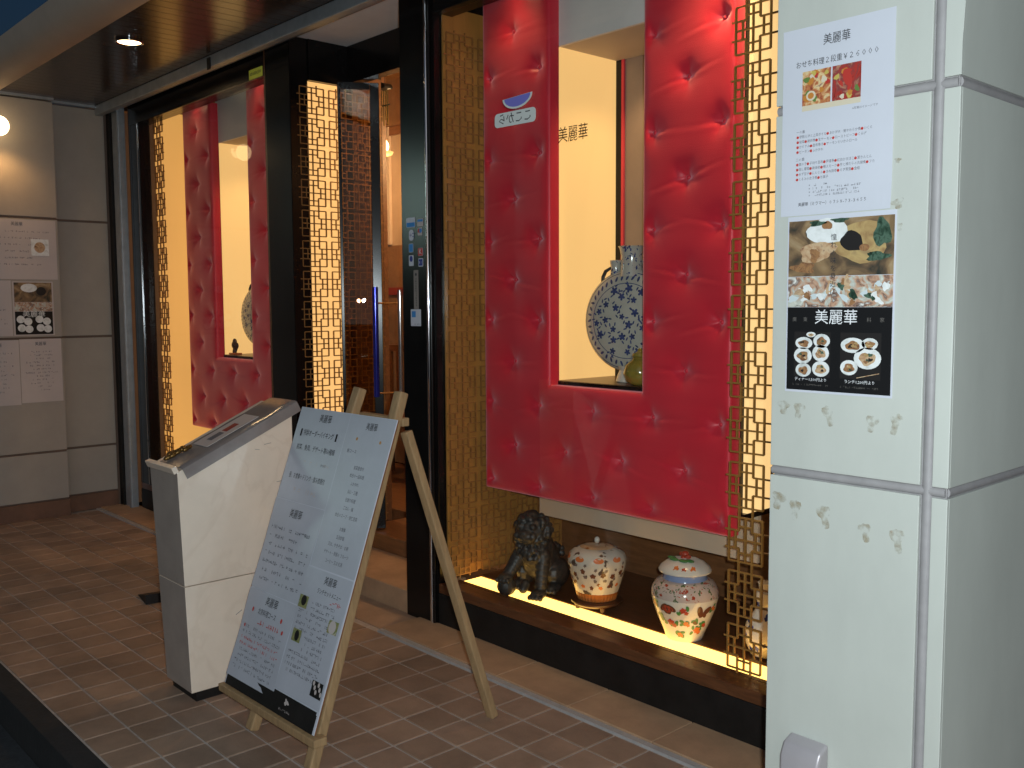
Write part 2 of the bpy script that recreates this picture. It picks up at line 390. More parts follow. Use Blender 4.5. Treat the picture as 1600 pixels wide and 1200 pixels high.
# narrow folding glass leaf, ajar
a0, a1 = Vector((-4.69, 2.965, 0)), Vector((-4.565, 3.155, 0)); dl = a1-a0; L = dl.length; ang = math.atan2(dl.y, dl.x)
gd = thing('glass_door', 'narrow glass door leaf standing ajar with a blue bar handle', 'door', a0, (0, 0, ang))
bx('stile', M['black'], gd, 0, .016, -.02, .02, .21, 2.735, .002); bx('stile', M['black'], gd, L-.05, L, -.02, .02, .21, 2.735, .002)
bx('top_rail', M['black'], gd, .017, L-.051, -.018, .018, 2.70, 2.735); bx('bottom_rail', M['black'], gd, .017, L-.051, -.018, .018, .21, .3)
bx('glass_pane', M['doorglass'], gd, .017, L-.051, -.004, .0, .301, 2.699)
o = bx('glass_pane', M['doorglass'], gd, -.1, .1, -.002, .002, .301, 2.699, loc=(.1, .008, 0)); o.scale.x = .68; o.rotation_euler.z = R(.28)
M['bluehandle'] = mat('blue_handle', (.04, .05, .4), .12, .6, var=.2); M['clear'] = mat('clear_handle', (.5, .5, .5), .1, .8)
hd = MB().tube([(L-.04, -.07, .98), (L-.04, -.07, 1.6)], .017, 14).build('handle', M['bluehandle'], gd, smooth=True)
MB().tube([(L+.1, -.02, .96), (L+.1, -.02, 1.585)], .013, 14).build('inner_bar', M['clear'], hd, smooth=True)
for z in (1.51, 1.0): MB().tube([(L-.04, -.07, z), (L+.1, -.02, z)], .005, 10).build('bracket', M['chrome'], hd, smooth=True)

# ------------------------------------------------------------------ lattices
def cellmesh(name, w, h, gx, gz, m, t=.0056, d=.008):
    b = MB()
    def V(x, z0, z1): b.box(x*w-t/2, x*w+t/2, -d/2, d/2, z0*h, z1*h)
    def Hh(z, x0, x1): b.box(x0*w, x1*w, -d/2+.0008, d/2-.0008, z*h-t/2, z*h+t/2)
    V(0, 0, 1); V(1, 0, 1); Hh(0, 0, 1); Hh(1, 0, 1)
    V(.5, 0, 1); Hh(.5, 0, 1)
    kz, kx = gz/h, gx/w
    for s in (.2, .8): V(s, .3, .7); Hh(s, .3, .7)
    for s in (.3, .7):
        V(s, -kz/2, .2); V(s, .8, 1+kz/2); Hh(s, -kx/2, .2); Hh(s, .8, 1+kx/2)
        for q in (.3, .7): Hh(q, .2 if s < .5 else .7, .3 if s < .5 else .8); V(q, .2 if s < .5 else .7, .3 if s < .5 else .8)
    return b.mesh(name, m)
def lattice(label, loc, rz, cols, rows, w, h, gx, gz, m, group=None):
    t = thing('lattice_screen', label, 'lattice', loc, (0, 0, rz))
    me = cellmesh('lattice_cell', w, h, gx, gz, m)
    for i in range(cols):
        for j in range(rows): link('lattice_cell', me, t, (i*(w+gx), 0, j*(h+gz)))
    return t
lattice('brass fretwork lattice against the grey pillar, in front of the red panel edge', (-1.945, 2.80, .215), 0, 2, 14, .135, .156, .032, .0365, M['brass'])
lside = lattice('amber lit fretwork lattice between the black post and the near red panel', (-3.452, 2.755, .23), R(90), 4, 15, .153, .14, .034, .0275, M['darkbrass'])
lr = lattice('fretwork lattice over a glowing cream panel in the entrance recess', (-4.732, 2.747, .208), R(90), 2, 15, .153, .14, .034, .0275, M['darkbrass'])
bx('backing', mat('amber_board', (.42, .2, .05), .35, var=.15, scale=3, stretch=(6, 6, .6)), lside, -.012, .74, .012, .02, .0, 2.6)
bx('backlit_panel', M['backlit'], lr, -.02, .25, .014, .02, .0, 2.52)
lattice('thin fretwork lattice strip at the end wall side of the far window', (-6.835, 2.80, .215), 0, 1, 14, .135, .156, .032, .0365, M['brass'])
# lattice wall that goes on behind the door
li = lattice('dark fretwork lattice inside, behind the ajar glass leaf', (-4.732, 3.12, .208), R(90), 1, 15, .153, .14, .034, .0275, M['darkbrass'])
bx('backing', M['brownwood'], li, -.02, .175, .012, .02, .0, 2.6)

# ------------------------------------------------------------------ display interiors
# tufted panel mesh (shared by both windows)
PW, Z0, Z1, OX0, OX1, OZ = 1.375, .64, 2.86, .436, .95, 1.147
bt = []
zrow = [2.88, 2.70, 2.52, 2.34, 2.155, 1.97, 1.785, 1.61, 1.43, 1.243, 1.052, .86, .685]
for j, z in enumerate(zrow):
    for i in range(9):
        if (i+j) % 2 == 0:
            x = .036+.16*i
            if OX0-.01 < x < OX1+.01 and z > OZ-.01: continue
            bt.append((x, z))
def tuft():
    nx, nz = 200, 330
    xs = sorted(set([round(PW*i/nx, 5) for i in range(nx+1)]+[OX0, OX1])); zz = sorted(set([round(Z0+(Z1-Z0)*i/nz, 5) for i in range(nz+1)]+[OZ]))
    rb = random.Random(3); ph = [(rb.uniform(0, 6.28), rb.uniform(.7, 1.3), rb.uniform(-.25, .25)) for _ in bt]
    def hgt(x, z):
        h = .036
        for (bx_, bz), (p, k, sl) in zip(bt, ph):
            dx, dz = x-bx_, z-bz
            if abs(dx) > .2 or abs(dz) > .2: continue
            rr = math.hypot(dx, dz); th = math.atan2(dz, dx)
            h -= .027*k*math.exp(-(rr/.026)**1.15)+.009*math.exp(-(rr/.062)**2)
            h += .0036*k*math.exp(-rr/.034)*math.sin(5*th+p)*(1-math.exp(-rr/.012))
            # horizontal pucker running out of the button
            h -= .004*k*math.exp(-((dz-sl*dx)/.007)**2)*math.exp(-abs(dx)/.075)
            h += .0036*k*math.exp(-((dz-sl*dx+.018)/.011)**2)*math.exp(-abs(dx)/.07)
        ed = min(x, PW-x, z-Z0, Z1-z)
        if z > OZ: e2 = min(abs(x-OX0), abs(x-OX1))
        else: e2 = math.hypot(max(OX0-x, 0, x-OX1), OZ-z)
        ed = min(ed, e2)
        h += .0012*math.sin(z*21+x*3)*math.sin(x*9+z*2)
        k = 1-math.exp(-(ed/.03)**2)
        return .03*(1-k)*(1-.4*math.exp(-ed/.006))+h*k
    id = {}; vs = []; fs = []
    for a, x in enumerate(xs):
        for b, z in enumerate(zz):
            if OX0 < x < OX1 and z > OZ: continue
            id[a, b] = len(vs); vs.append((x, -hgt(x, z), z))
    for a in range(len(xs)-1):
        for b in range(len(zz)-1):
            if xs[a] >= OX0 and xs[a+1] <= OX1 and zz[b] >= OZ: continue
            q = [(a, b), (a+1, b), (a+1, b+1), (a, b+1)]
            if all(k in id for k in q): fs.append(tuple(id[k] for k in q))
    me = bpy.data.meshes.new('padding'); me.from_pydata(vs, [], fs); me.materials.append(M['satin'])
    bm = bmesh.new(); bm.from_mesh(me)
    be = [e for e in bm.edges if len(e.link_faces) == 1]
    g = bmesh.ops.extrude_edge_only(bm, edges=be)
    for w in g['geom']:
        if isinstance(w, bmesh.types.BMVert): w.co.y = .03
    bmesh.ops.recalc_face_normals(bm, faces=bm.faces)
    bm.to_mesh(me); bm.free()
    me.polygons.foreach_set('use_smooth', [True]*len(me.polygons))
    me.set_sharp_from_angle(angle=R(60))
    return me
TM = tuft()
btn = MB().sphere((0, 0, 0), (.009, .005, .009), 10, 6).mesh('button', M['satin'], smooth=True)

def spot(loc, energy, size=100, blend=.8, col=(1, .66, .32), target=None, parent=None, name='lamp_light', rad=.03):
    l = bpy.data.lights.new(name, 'SPOT'); l.energy = energy; l.spot_size = R(size); l.spot_blend = blend; l.color = col; l.shadow_soft_size = rad
    o = bpy.data.objects.new(name, l); COL.objects.link(o); o.location = loc
    if target is not None: o.rotation_euler = (Vector(target)-Vector(loc)).to_track_quat('-Z', 'Y').to_euler()
    if parent: o.parent = parent; o.matrix_parent_inverse = parent.matrix_world.inverted()
    return o

def display(x0, which, full):
    near = which == 'near'
    t = thing('tufted_panel', 'red satin tufted panel with buttons in the %s display window' % which, 'panel', (x0, 2.955, 0), group='red tufted display panels')
    link('padding', TM, t)
    for x, z in bt: link('button', btn, t, (x, -.009, z))
    # niche
    n = thing('display_niche', 'cream glowing niche behind the opening of the %s red panel' % which, 'niche', (x0, 2.99, 0), group='display niches')
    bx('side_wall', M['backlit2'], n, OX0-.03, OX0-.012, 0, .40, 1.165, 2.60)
    bx('shelf', M['darkwood'], n, OX0-.03, 1.33, -.0, .42, 1.12, 1.1645, .002)
    bx('edge_trim', M['black'], n, OX0-.013, OX0-.006, -.01, -.0005, 1.14, 2.86); bx('edge_trim', M['black'], n, OX0-.005, OX1, -.012, -.0005, 1.14, 1.163)
    bx('ceiling', M['cream'], n, OX0-.03, 1.33, .012, .42, 2.60, 2.62)
    bx('valance', M['greyboard'], n, OX0-.03, 1.33, -.005, .0115, 2.598, 2.9)
    bx('back_post', M['black'], n, OX0-.011, OX0+.02, .375, .40, 1.165, 2.599); bx('back_post_edge', M['satin'], n, OX0+.021, OX0+.035, .375, .40, 1.165, 2.599)
    bx('back_panel', mat('niche_back', (.27, .2, .16), .35, var=.1), n, OX0+.0355, 1.33, .385, .40, 1.165, 2.599)
    bx('apron', M['cream'], n, .20 if near else .02, 1.39, .10, .12, .515, 1.1)
    bx('box_back', M['brownwood'], n, -.03, 1.33, .421, .44, .52, 2.9)
    if near: 
        bx('lightbox_side', M['backlit3'], n, 1.375, 1.395, .02, .5, .72, 2.9)
        bx('lightbox_edge', M['black'], n, 1.355, 1.3745, -.0, .5, .70, 2.9); bx('lightbox_base', M['black'], n, 1.375, 1.397, .0, .5, .70, .7195)
    else:
        bx('outer_wall', M['farlit'], n, -.2, -.19, -.185, .5, .2, 2.9)
    # platform under the objects
    f = thing('display_platform', 'dark wooden platform with a glowing light strip in the %s window' % which, 'platform', (x0, 0, .2))
    xa, xb = (-.06, 2.2) if near else (-.21, 1.62)
    bx('front_board', M['darkwood'], f, xa, xb, 2.792, 2.815, -.1, .0); bx('deck', M['darkwood'], f, xa, xb, 2.931, 3.5, -.1, 0)
    bx('light_strip', M['strip'], f, xa+.02, xb, 2.8155, 2.9305, -.1, -.004)
    bk = bx('back_board', M['brownwood'], f, xa, xb, 3.5, 3.53, -.1, 2.75)
    bx('top_board', M['blackmat'], f, xa, xb, 2.81, 3.5, 2.68, 2.74)
    if near: bx('end_board', M['blackmat'], f, xb, xb+.02, 2.81, 3.5, -.1, 2.74)
    # recessed lamps of the window, above the header line
    for k, q in enumerate((.25, 1.15)):
        lt = thing('display_downlight', 'recessed warm downlight at the %s end of the %s display window ceiling' % (('left', 'right')[k], which), 'downlight', (x0+q, 2.845, 2.875), group='downlights inside the %s window' % which)
        MB().lathe([(.03, 0), (.042, 0), (.042, .012), (.03, .012)], 24, cap=False).build('ring', M['chrome'], lt, smooth=True)
        MB().lathe([(.0, .004), (.029, .004), (.029, .01), (.0, .01)], 24).build('lens', M['lamp'], lt)
        spot((x0+q+(.35 if near and k else 0), 2.80, 2.87), ((7, 70) if near else (1, 1))[k], 120 if not (near and k) else 90, 1, target=(x0+q, 2.91, 1.2) if not (near and k) else (x0+1.15, 2.93, 1.75), parent=None, name='downlight_beam')
    # lamp in the niche
    spot((x0+.72, 3.2, 2.58), 10, 120, .9, target=(x0+.72, 3.2, 1.2), name='niche_beam')
    return t
display(-3.408, 'near', True)
display(-6.655, 'far', False)

# ================================================================== PORCELAIN AND BRONZE
def voro_paint(name, base, ink, scale=14, thr=.3, rough=.12, ring=None, ink2=None):
    m = bpy.data.materials.new(name); m.use_nodes = True; t = m.node_tree; b = t.nodes['Principled BSDF']; N = t.nodes.new; K = t.links.new
    b.inputs['Roughness'].default_value = rough; b.inputs['Coat Weight'].default_value = .4
    tc = N('ShaderNodeTexCoord')
    nz = N('ShaderNodeTexNoise'); nz.inputs['Scale'].default_value = scale*1.6; K(tc.outputs['Object'], nz.inputs['Vector'])
    ad = N('ShaderNodeVectorMath'); ad.operation = 'MULTIPLY_ADD'; ad.inputs[1].default_value = (.05,)*3; K(nz.outputs['Color'], ad.inputs[0]); K(tc.outputs['Object'], ad.inputs[2])
    vo = N('ShaderNodeTexVoronoi'); vo.inputs['Scale'].default_value = scale; K(ad.outputs[0], vo.inputs['Vector'])
    n2 = N('ShaderNodeTexNoise'); n2.inputs['Scale'].default_value = scale*3.2; n2.inputs['Detail'].default_value = 3; K(tc.outputs['Object'], n2.inputs['Vector'])
    sm = N('ShaderNodeMath'); sm.operation = 'MULTIPLY_ADD'; sm.inputs[1].default_value = .55; K(n2.outputs[0], sm.inputs[0]); K(vo.outputs['Distance'], sm.inputs[2])
    rp = N('ShaderNodeValToRGB'); e = rp.color_ramp.elements; e[0].position = thr+.22; e[1].position = thr+.30; e[0].color = (*ink, 1); e[1].color = (*base, 1)
    K(sm.outputs[0], rp.inputs[0]); out = rp.outputs[0]
    if ink2:
        mx = N('ShaderNodeMix'); mx.data_type = 'RGBA'; gt = N('ShaderNodeMath'); gt.operation = 'GREATER_THAN'; gt.inputs[1].default_value = .55
        sp = N('ShaderNodeSeparateColor'); K(vo.outputs['Color'], sp.inputs[0]); K(sp.outputs[0], gt.inputs[0])
        r3 = N('ShaderNodeValToRGB'); f = r3.color_ramp.elements; f[0].position = thr+.22; f[1].position = thr+.30; f[0].color = (*ink2, 1); f[1].color = (*base, 1); K(sm.outputs[0], r3.inputs[0])
        K(gt.outputs[0], mx.inputs[0]); K(out, mx.inputs[6]); K(r3.outputs[0], mx.inputs[7]); out = mx.outputs[2]
    if ring:   # bands by distance from the disc's axis (object x-z plane)
        sx = N('ShaderNodeSeparateXYZ'); K(tc.outputs['Object'], sx.inputs[0]); cm = N('ShaderNodeCombineXYZ'); K(sx.outputs[0], cm.inputs[0]); K(sx.outputs[2], cm.inputs[2])
        ln = N('ShaderNodeVectorMath'); ln.operation = 'LENGTH'; K(cm.outputs[0], ln.inputs[0])
        rr = N('ShaderNodeValToRGB'); e = rr.color_ramp.elements; rr.color_ramp.interpolation = 'CONSTANT'
        e[0].position = 0; e[0].color = (0, 0, 0, 1); e[1].position = ring[0]; e[1].color = (1, 1, 1, 1)
        for p, c in ring[1]: q = e.new(p); q.color = (c, c, c, 1)
        K(ln.outputs['Value'], rr.inputs[0])
        mx = N('ShaderNodeMix'); mx.data_type = 'RGBA'; K(rr.outputs[0], mx.inputs[0]); K(out, mx.inputs[6]); mx.inputs[7].default_value = (*base, 1); out = mx.outputs[2]
    K(out, b.inputs['Base Color']); return m
M['bluewhite'] = voro_paint('blue_white_porcelain', (.46, .45, .39), (.025, .035, .13), 30, .42, ring=(.158, [(.172, 0), (.212, 1)]))
M['flaskwhite'] = mat('grey_white_porcelain', (.44, .43, .37), .14, var=.1, scale=9, coat=.4); M['flaskblue'] = mat('faded_cobalt', (.05, .065, .16), .2, var=.5, scale=60)
M['blueband'] = voro_paint('blue_white_neck', (.42, .41, .36), (.03, .045, .16), 40, .32)
M['porc'] = mat('white_porcelain', (.66, .6, .52), .12, var=.04, coat=.4)
M['jarpaint'] = voro_paint('brown_sprig_porcelain', (.56, .5, .42), (.09, .06, .045), 19, .27, ink2=(.2, .06, .02))
M['jarorange'] = mat('orange_ribbed_glaze', (.42, .14, .035), .2, var=.2, scale=30, coat=.3)
M['redflor'] = voro_paint('red_floral_band', (.55, .42, .36), (.36, .05, .02), 42, .36, ink2=(.08, .13, .05))
M['bluegl'] = mat('blue_glaze', (.25, .31, .5), .15, var=.12)
M['redgl'] = flat('red_glaze', (.42, .06, .03), .2, .5); M['grngl'] = flat('green_glaze', (.07, .2, .06), .2, .5); M['brngl'] = flat('brown_glaze', (.14, .05, .025), .2, .5); M['orngl'] = flat('orange_glaze', (.6, .16, .04), .2, .5); M['bluepaint'] = flat('cobalt_glaze', (.03, .05, .22), .2, .5)
M['olive'] = mat('olive_glaze', (.22, .17, .03), .12, var=.3, scale=14, coat=.5)
M['stand'] = mat('stand_wood', (.06, .025, .012), .3, var=.2)

def moonflask(loc, rz, label):
    t = thing('moon_flask', label, 'vase', loc, (0, 0, rz), group='blue and white moon flasks')
    # disc body, lathed about its own horizontal axis
    prof = []
    for i in range(25):
        a = -math.pi/2+math.pi*i/24
        prof.append((.222*max(.0, math.cos(a))**.8 if abs(a) < 1.57 else .0001, .062*math.sin(a)))
    me = MB().lathe(prof, 56).mesh('body', M['flaskwhite'], smooth=True); me.transform(Matrix.Rotation(R(90), 4, 'X'))
    link('body', me, t, (0, 0, .262))
    def FP(x, z, lift=.0012):
        q = min(math.hypot(x, z), .2215); c = (q/.222)**1.25; return (x, -(.062*math.sqrt(max(0, 1-c*c)))-lift, z)
    fb = MB(); rf = random.Random(11)
    def fblob(x, z, a, b_, rot=0, pet=0, n=20):
        vs = [FP(x, z)]
        for i in range(n):
            th = 2*math.pi*i/n; k = 1 if not pet else .5+.5*abs(math.cos(pet*th/2)); p_, q_ = a*k*math.cos(th), b_*k*math.sin(th)
            vs.append(FP(x+p_*math.cos(rot)-q_*math.sin(rot), z+p_*math.sin(rot)+q_*math.cos(rot)))
        fb.add(vs, [(0, 1+i, 1+(i+1) % n) for i in range(n)])
    pts = []
    for k in range(600):
        x, z = rf.uniform(-.15, .15), rf.uniform(-.15, .15)
        if math.hypot(x, z) < .145 and all(math.hypot(x-a, z-b_) > .043 for a, b_ in pts): pts.append((x, z))
    for x, z in pts:
        sc = rf.uniform(.8, 1.15); fblob(x, z, .017*sc, .017*sc, rf.uniform(0, 6), 5)
        for k in range(3): a = rf.uniform(0, 6.28); fblob(x+.024*math.cos(a), z+.024*math.sin(a), .009, .0035, rf.uniform(0, 3), 0, 8)
    for k in range(44): a = 2*math.pi*k/44; fblob(.183*math.cos(a), .183*math.sin(a), .012, .0055, a+rf.uniform(-.8, .8), 0, 8)
    for ra in (.158, .203):
        for k in range(72):
            a0_, a1_ = 2*math.pi*k/72, 2*math.pi*(k+1)/72
            fb.add([FP(rr_*math.cos(a_), rr_*math.sin(a_)) for a_ in (a0_, a1_) for rr_ in (ra, ra+.003)], [(0, 1, 3, 2)])
    fo_ = fb.build('painted_flowers', M['flaskblue'], t, (0, 0, .262)); fo_['kind'] = 'stuff'
    MB().lathe([(.062, 0), (.066, .004), (.058, .03), (.05, .05), (.06, .07)], 32).build('foot', M['porc'], t, smooth=True)
    nk = MB().lathe([(.052, .45), (.047, .49), (.046, .54), (.052, .57), (.058, .578), (.05, .58), (.04, .56)], 32).build('neck', M['blueband'], t, smooth=True)
    for s in (-1, 1):
        MB().lathe([(.024, .46), (.022, .49), (.026, .515), (.027, .52), (.02, .522)], 20, c=(s*.075, 0, 0)).build('side_spout', M['blueband'], t, smooth=True)
        MB().tube([(s*.098, 0, .49), (s*.125, 0, .475), (s*.138, 0, .45), (s*.14, 0, .425)], [.006, .008, .008, .007], 10).build('handle', M['bronze'], t, smooth=True)
    return t
moonflask((-2.70, 3.15, 1.165), R(14), 'blue and white porcelain moon flask in the near niche')
moonflask((-6.05, 3.2, 1.165), R(14), 'moon flask in the far niche, mostly hidden by the red panel')
op = thing('olive_pot', 'small olive green glazed pot in front of the near moon flask', 'pot', (-2.55, 3.03, 1.165))
MB().lathe([(.03, 0), (.055, .015), (.068, .05), (.06, .085), (.035, .105), (.03, .115), (.036, .12), (.028, .118)], 32).build('body', M['olive'], op, smooth=True)
MB().lathe([(.034, .1205), (.03, .132), (.012, .14), (.008, .15), (.001, .155)], 24).build('lid', M['olive'], op, smooth=True)
fg = thing('rock_figurine', 'small brown rock shaped ornament on the far niche shelf', 'ornament', (-6.17, 3.04, 1.165))
b = MB()
for k in range(7): b.sphere((random.uniform(-.03, .03), random.uniform(-.01, .01), .02+.012*k*random.uniform(.6, 1.2)), (.02, .014, .024), 8, 6)
b.build('ornament_body', M['stand'], fg); bx('base', M['orngl'], fg, -.05, .05, -.025, .025, 0, .012, .003)

class Decal(MB):
    """painted marks that wrap a lathe surface: prof gives radius by height"""
    def __init__(s, prof): super().__init__(); s.prof = prof
    def rad(s, z):
        p = s.prof
        for (r0, z0), (r1, z1) in zip(p, p[1:]):
            if z0 <= z <= z1 and z1 > z0: return r0+(r1-r0)*(z-z0)/(z1-z0)
        return p[-1][0]
    def blob(s, th, z, a, b, m, rot=0, petals=0, n=18, lift=.0012):
        r0 = s.rad(z); ring = []; vs = [(*s.P(th, z, lift),)]
        for i in range(n):
            t = 2*math.pi*i/n; k = 1 if not petals else .62+.38*abs(math.cos(petals*t/2))
            p, q = a*k*math.cos(t), b*k*math.sin(t)
            x, y = p*math.cos(rot)-q*math.sin(rot), p*math.sin(rot)+q*math.cos(rot)
            vs.append(s.P(th+x/r0, z+y, lift))
        s.add(vs, [(0, 1+i, 1+(i+1) % n) for i in range(n)], m)
    def P(s, th, z, lift): q = s.rad(z)+lift; return (q*math.cos(th), q*math.sin(th), z)

# jar with brown sprigs on a little stand
j1 = thing('lidded_jar', 'white porcelain jar with brown sprigs on a dark footed stand', 'jar', (-2.745, 2.985, .2))
MB().lathe([(.075, .02), (.1, .022), (.112, .032), (.112, .038), (.095, .042), (.07, .044)], 40).build('stand_plate', M['stand'], j1, smooth=True)
for k in range(4): MB().lathe([(.006, 0), (.011, .004), (.013, .02)], 10, c=(.085*math.cos(k*1.571-2.1), .085*math.sin(k*1.571-2.1), 0)).build('stand_foot', M['stand'], j1, smooth=True)
p1 = [(.082, .044), (.087, .06), (.093, .078), (.095, .08), (.104, .11), (.118, .16), (.126, .2), (.126, .22), (.118, .24), (.098, .256), (.072, .266)]
rib = lambda i, t: .012*math.cos(18*t)
MB().lathe([p for p in p1 if p[1] <= .08], 72, rib=lambda i, t: .02*math.cos(36*t)).build('ribbed_foot_band', M['jarorange'], j1, smooth=True)
MB().lathe([p for p in p1 if p[1] >= .08], 72, rib=lambda i, t: .006*math.cos(18*t)).build('body', M['jarpaint'], j1, smooth=True)
MB().lathe([(.074, .2665), (.07, .271), (.045, .277), (.02, .28), (.001, .281)], 40).build('lid', voro_paint('lid_paint', (.5, .3, .16), (.26, .09, .02), 30, .3), j1, smooth=True)
MB().sphere((0, 0, .293), (.012, .012, .015), 16, 10).build('knob', M['porc'], j1, smooth=True)
d = Decal([(q, z) for q, z in p1])
for k in range(9):
    th = -math.pi/2-1.2+k*.36
    for (dt, z, a, b_, m_) in ((.0, .175, .012, .014, 0), (.08, .15, .008, .01, 1), (-.07, .12, .009, .011, 0 if k % 2 else 2), (.1, .2, .009, .007, 1)):
        d.blob(th+dt, z+random.uniform(-.012, .012), a, b_, m_, random.uniform(0, 3), 5)
for k in range(5): d.blob(-math.pi/2-1.3+k*.7, .232, .022, .011, 2, 0, 0)
d.build('painted_sprigs', [M['brngl'], flat('grey_glaze', (.17, .13, .12), .2, .5), M['orngl']], j1)

# jar with butterflies
j2 = thing('lidded_jar', 'white porcelain jar with red butterflies, flowers and a domed lid', 'jar', (-2.262, 2.965, .2))
p2 = [(.07, 0), (.074, .006), (.082, .03), (.104, .08), (.122, .13), (.131, .17), (.13, .195), (.12, .215), (.108, .228)]
MB().lathe([p for p in p2 if p[1] <= .17]+[(.131, .172)], 64).build('body', M['porc'], j2, smooth=True)
MB().lathe([(.131, .172), (.13, .195), (.12, .215), (.108, .228), (.09, .236)], 64).build('shoulder_band', M['redflor'], j2, smooth=True)
MB().lathe([(.088, .232), (.083, .245), (.085, .258)], 48).build('neck', M['bluegl'], j2, smooth=True)
ld = MB().lathe([(.09, .2585), (.102, .264), (.103, .27), (.094, .285), (.07, .302), (.04, .314), (.018, .318), (.012, .322)], 56).build('lid', M['porc'], j2, smooth=True)
b = MB()
for k, (x, y, z, q) in enumerate(((0, 0, .328, .016), (.02, -.008, .322, .012), (-.02, .006, .324, .012), (.004, -.018, .318, .01))): b.sphere((x, y, z), (q, q, q*.8), 12, 8)
b.build('fruit_knob', M['redgl'], ld, smooth=True)
b = MB()
for k in range(4): t_ = -1.57+(-.9, -.35, .5, 1.0)[k]; b.sphere((.05*math.cos(t_), .05*math.sin(t_), .313), (.022, .012, .006), 10, 6)
b.build('knob_leaves', M['grngl'], ld, smooth=True)
d = Decal(p2); F = -math.atan2(2.965, 2.262)   # the side that faces the street
F = math.atan2(-2.965, 2.262)
def fly(th, z, s, m, rot=0):
    d.blob(th-.11*s, z+.008*s, .019*s, .010*s, m, .6+rot); d.blob(th+.11*s, z+.008*s, .019*s, .010*s, m, -.6+rot)
    d.blob(th-.05*s, z-.006*s, .010*s, .007*s, m, -.7+rot); d.blob(th+.05*s, z-.006*s, .010*s, .007*s, m, .7+rot); d.blob(th, z, .0025*s, .011*s, 2, rot)
fly(F-.55, .135, 1.15, 2, .1); fly(F-.55, .136, .8, 0, .1); fly(F+.62, .125, 1.2, 2, 1.2)
def flower(th, z, s, m): 
    for q in range(6): d.blob(th+random.uniform(-.2, .2)*s, z+random.uniform(-.016, .016)*s, .009, .006, 1, random.uniform(0, 3))
    d.blob(th, z, .014*s, .013*s, m, random.random(), 5, lift=.0018); d.blob(th+.1*s, z-.01*s, .010*s, .009*s, m, random.random(), 5, lift=.0018)
for th, z, s, m_ in ((-.05, .14, 1, 0), (-.5, .085, 1.15, 0), (.05, .085, .8, 3), (.5, .055, 1.1, 3), (.35, .09, .6, 2), (-.9, .1, .9, 1), (-.2, .035, .7, 3), (.75, .075, .7, 0), (1.0, .14, .8, 3), (-1.1, .15, .8, 0)): flower(F+th, z, s, m_)
d.build('painted_flowers', [M['redgl'], M['grngl'], M['brngl'], M['orngl']], j2)
d2 = Decal([(.094, .285-.015), (.094, .285), (.07, .302), (.04, .314)]); d2.blob(F-.4, .29, .012, .01, 0, 0, 5); d2.blob(F+.35, .289, .014, .009, 0, .5, 5); d2.blob(F-.05, .287, .01, .008, 1, 0, 5)
d2.build('lid_flowers', [M['orngl'], M['redgl']], ld)

# blue and white bottle behind the right lattice
bv = thing('bottle_vase', 'tall blue and white vase behind the brass lattice by the pillar', 'vase', (-1.93, 3.02, .2))
p3 = [(.045, 0), (.06, .01), (.075, .05), (.08, .09), (.07, .13), (.045, .165), (.032, .19), (.04, .215), (.038, .24), (.028, .25), (.033, .275), (.025, .277)]
MB().lathe(p3, 40).build('body', M['porc'], bv, smooth=True)
d = Decal(p3)
for k in range(26): d.blob(F+random.uniform(-1.7, 1.7), random.uniform(.03, .24), random.uniform(.008, .016), random.uniform(.006, .012), 0, random.uniform(0, 3), 4)
d.build('painted_scrolls', M['bluepaint'], bv)

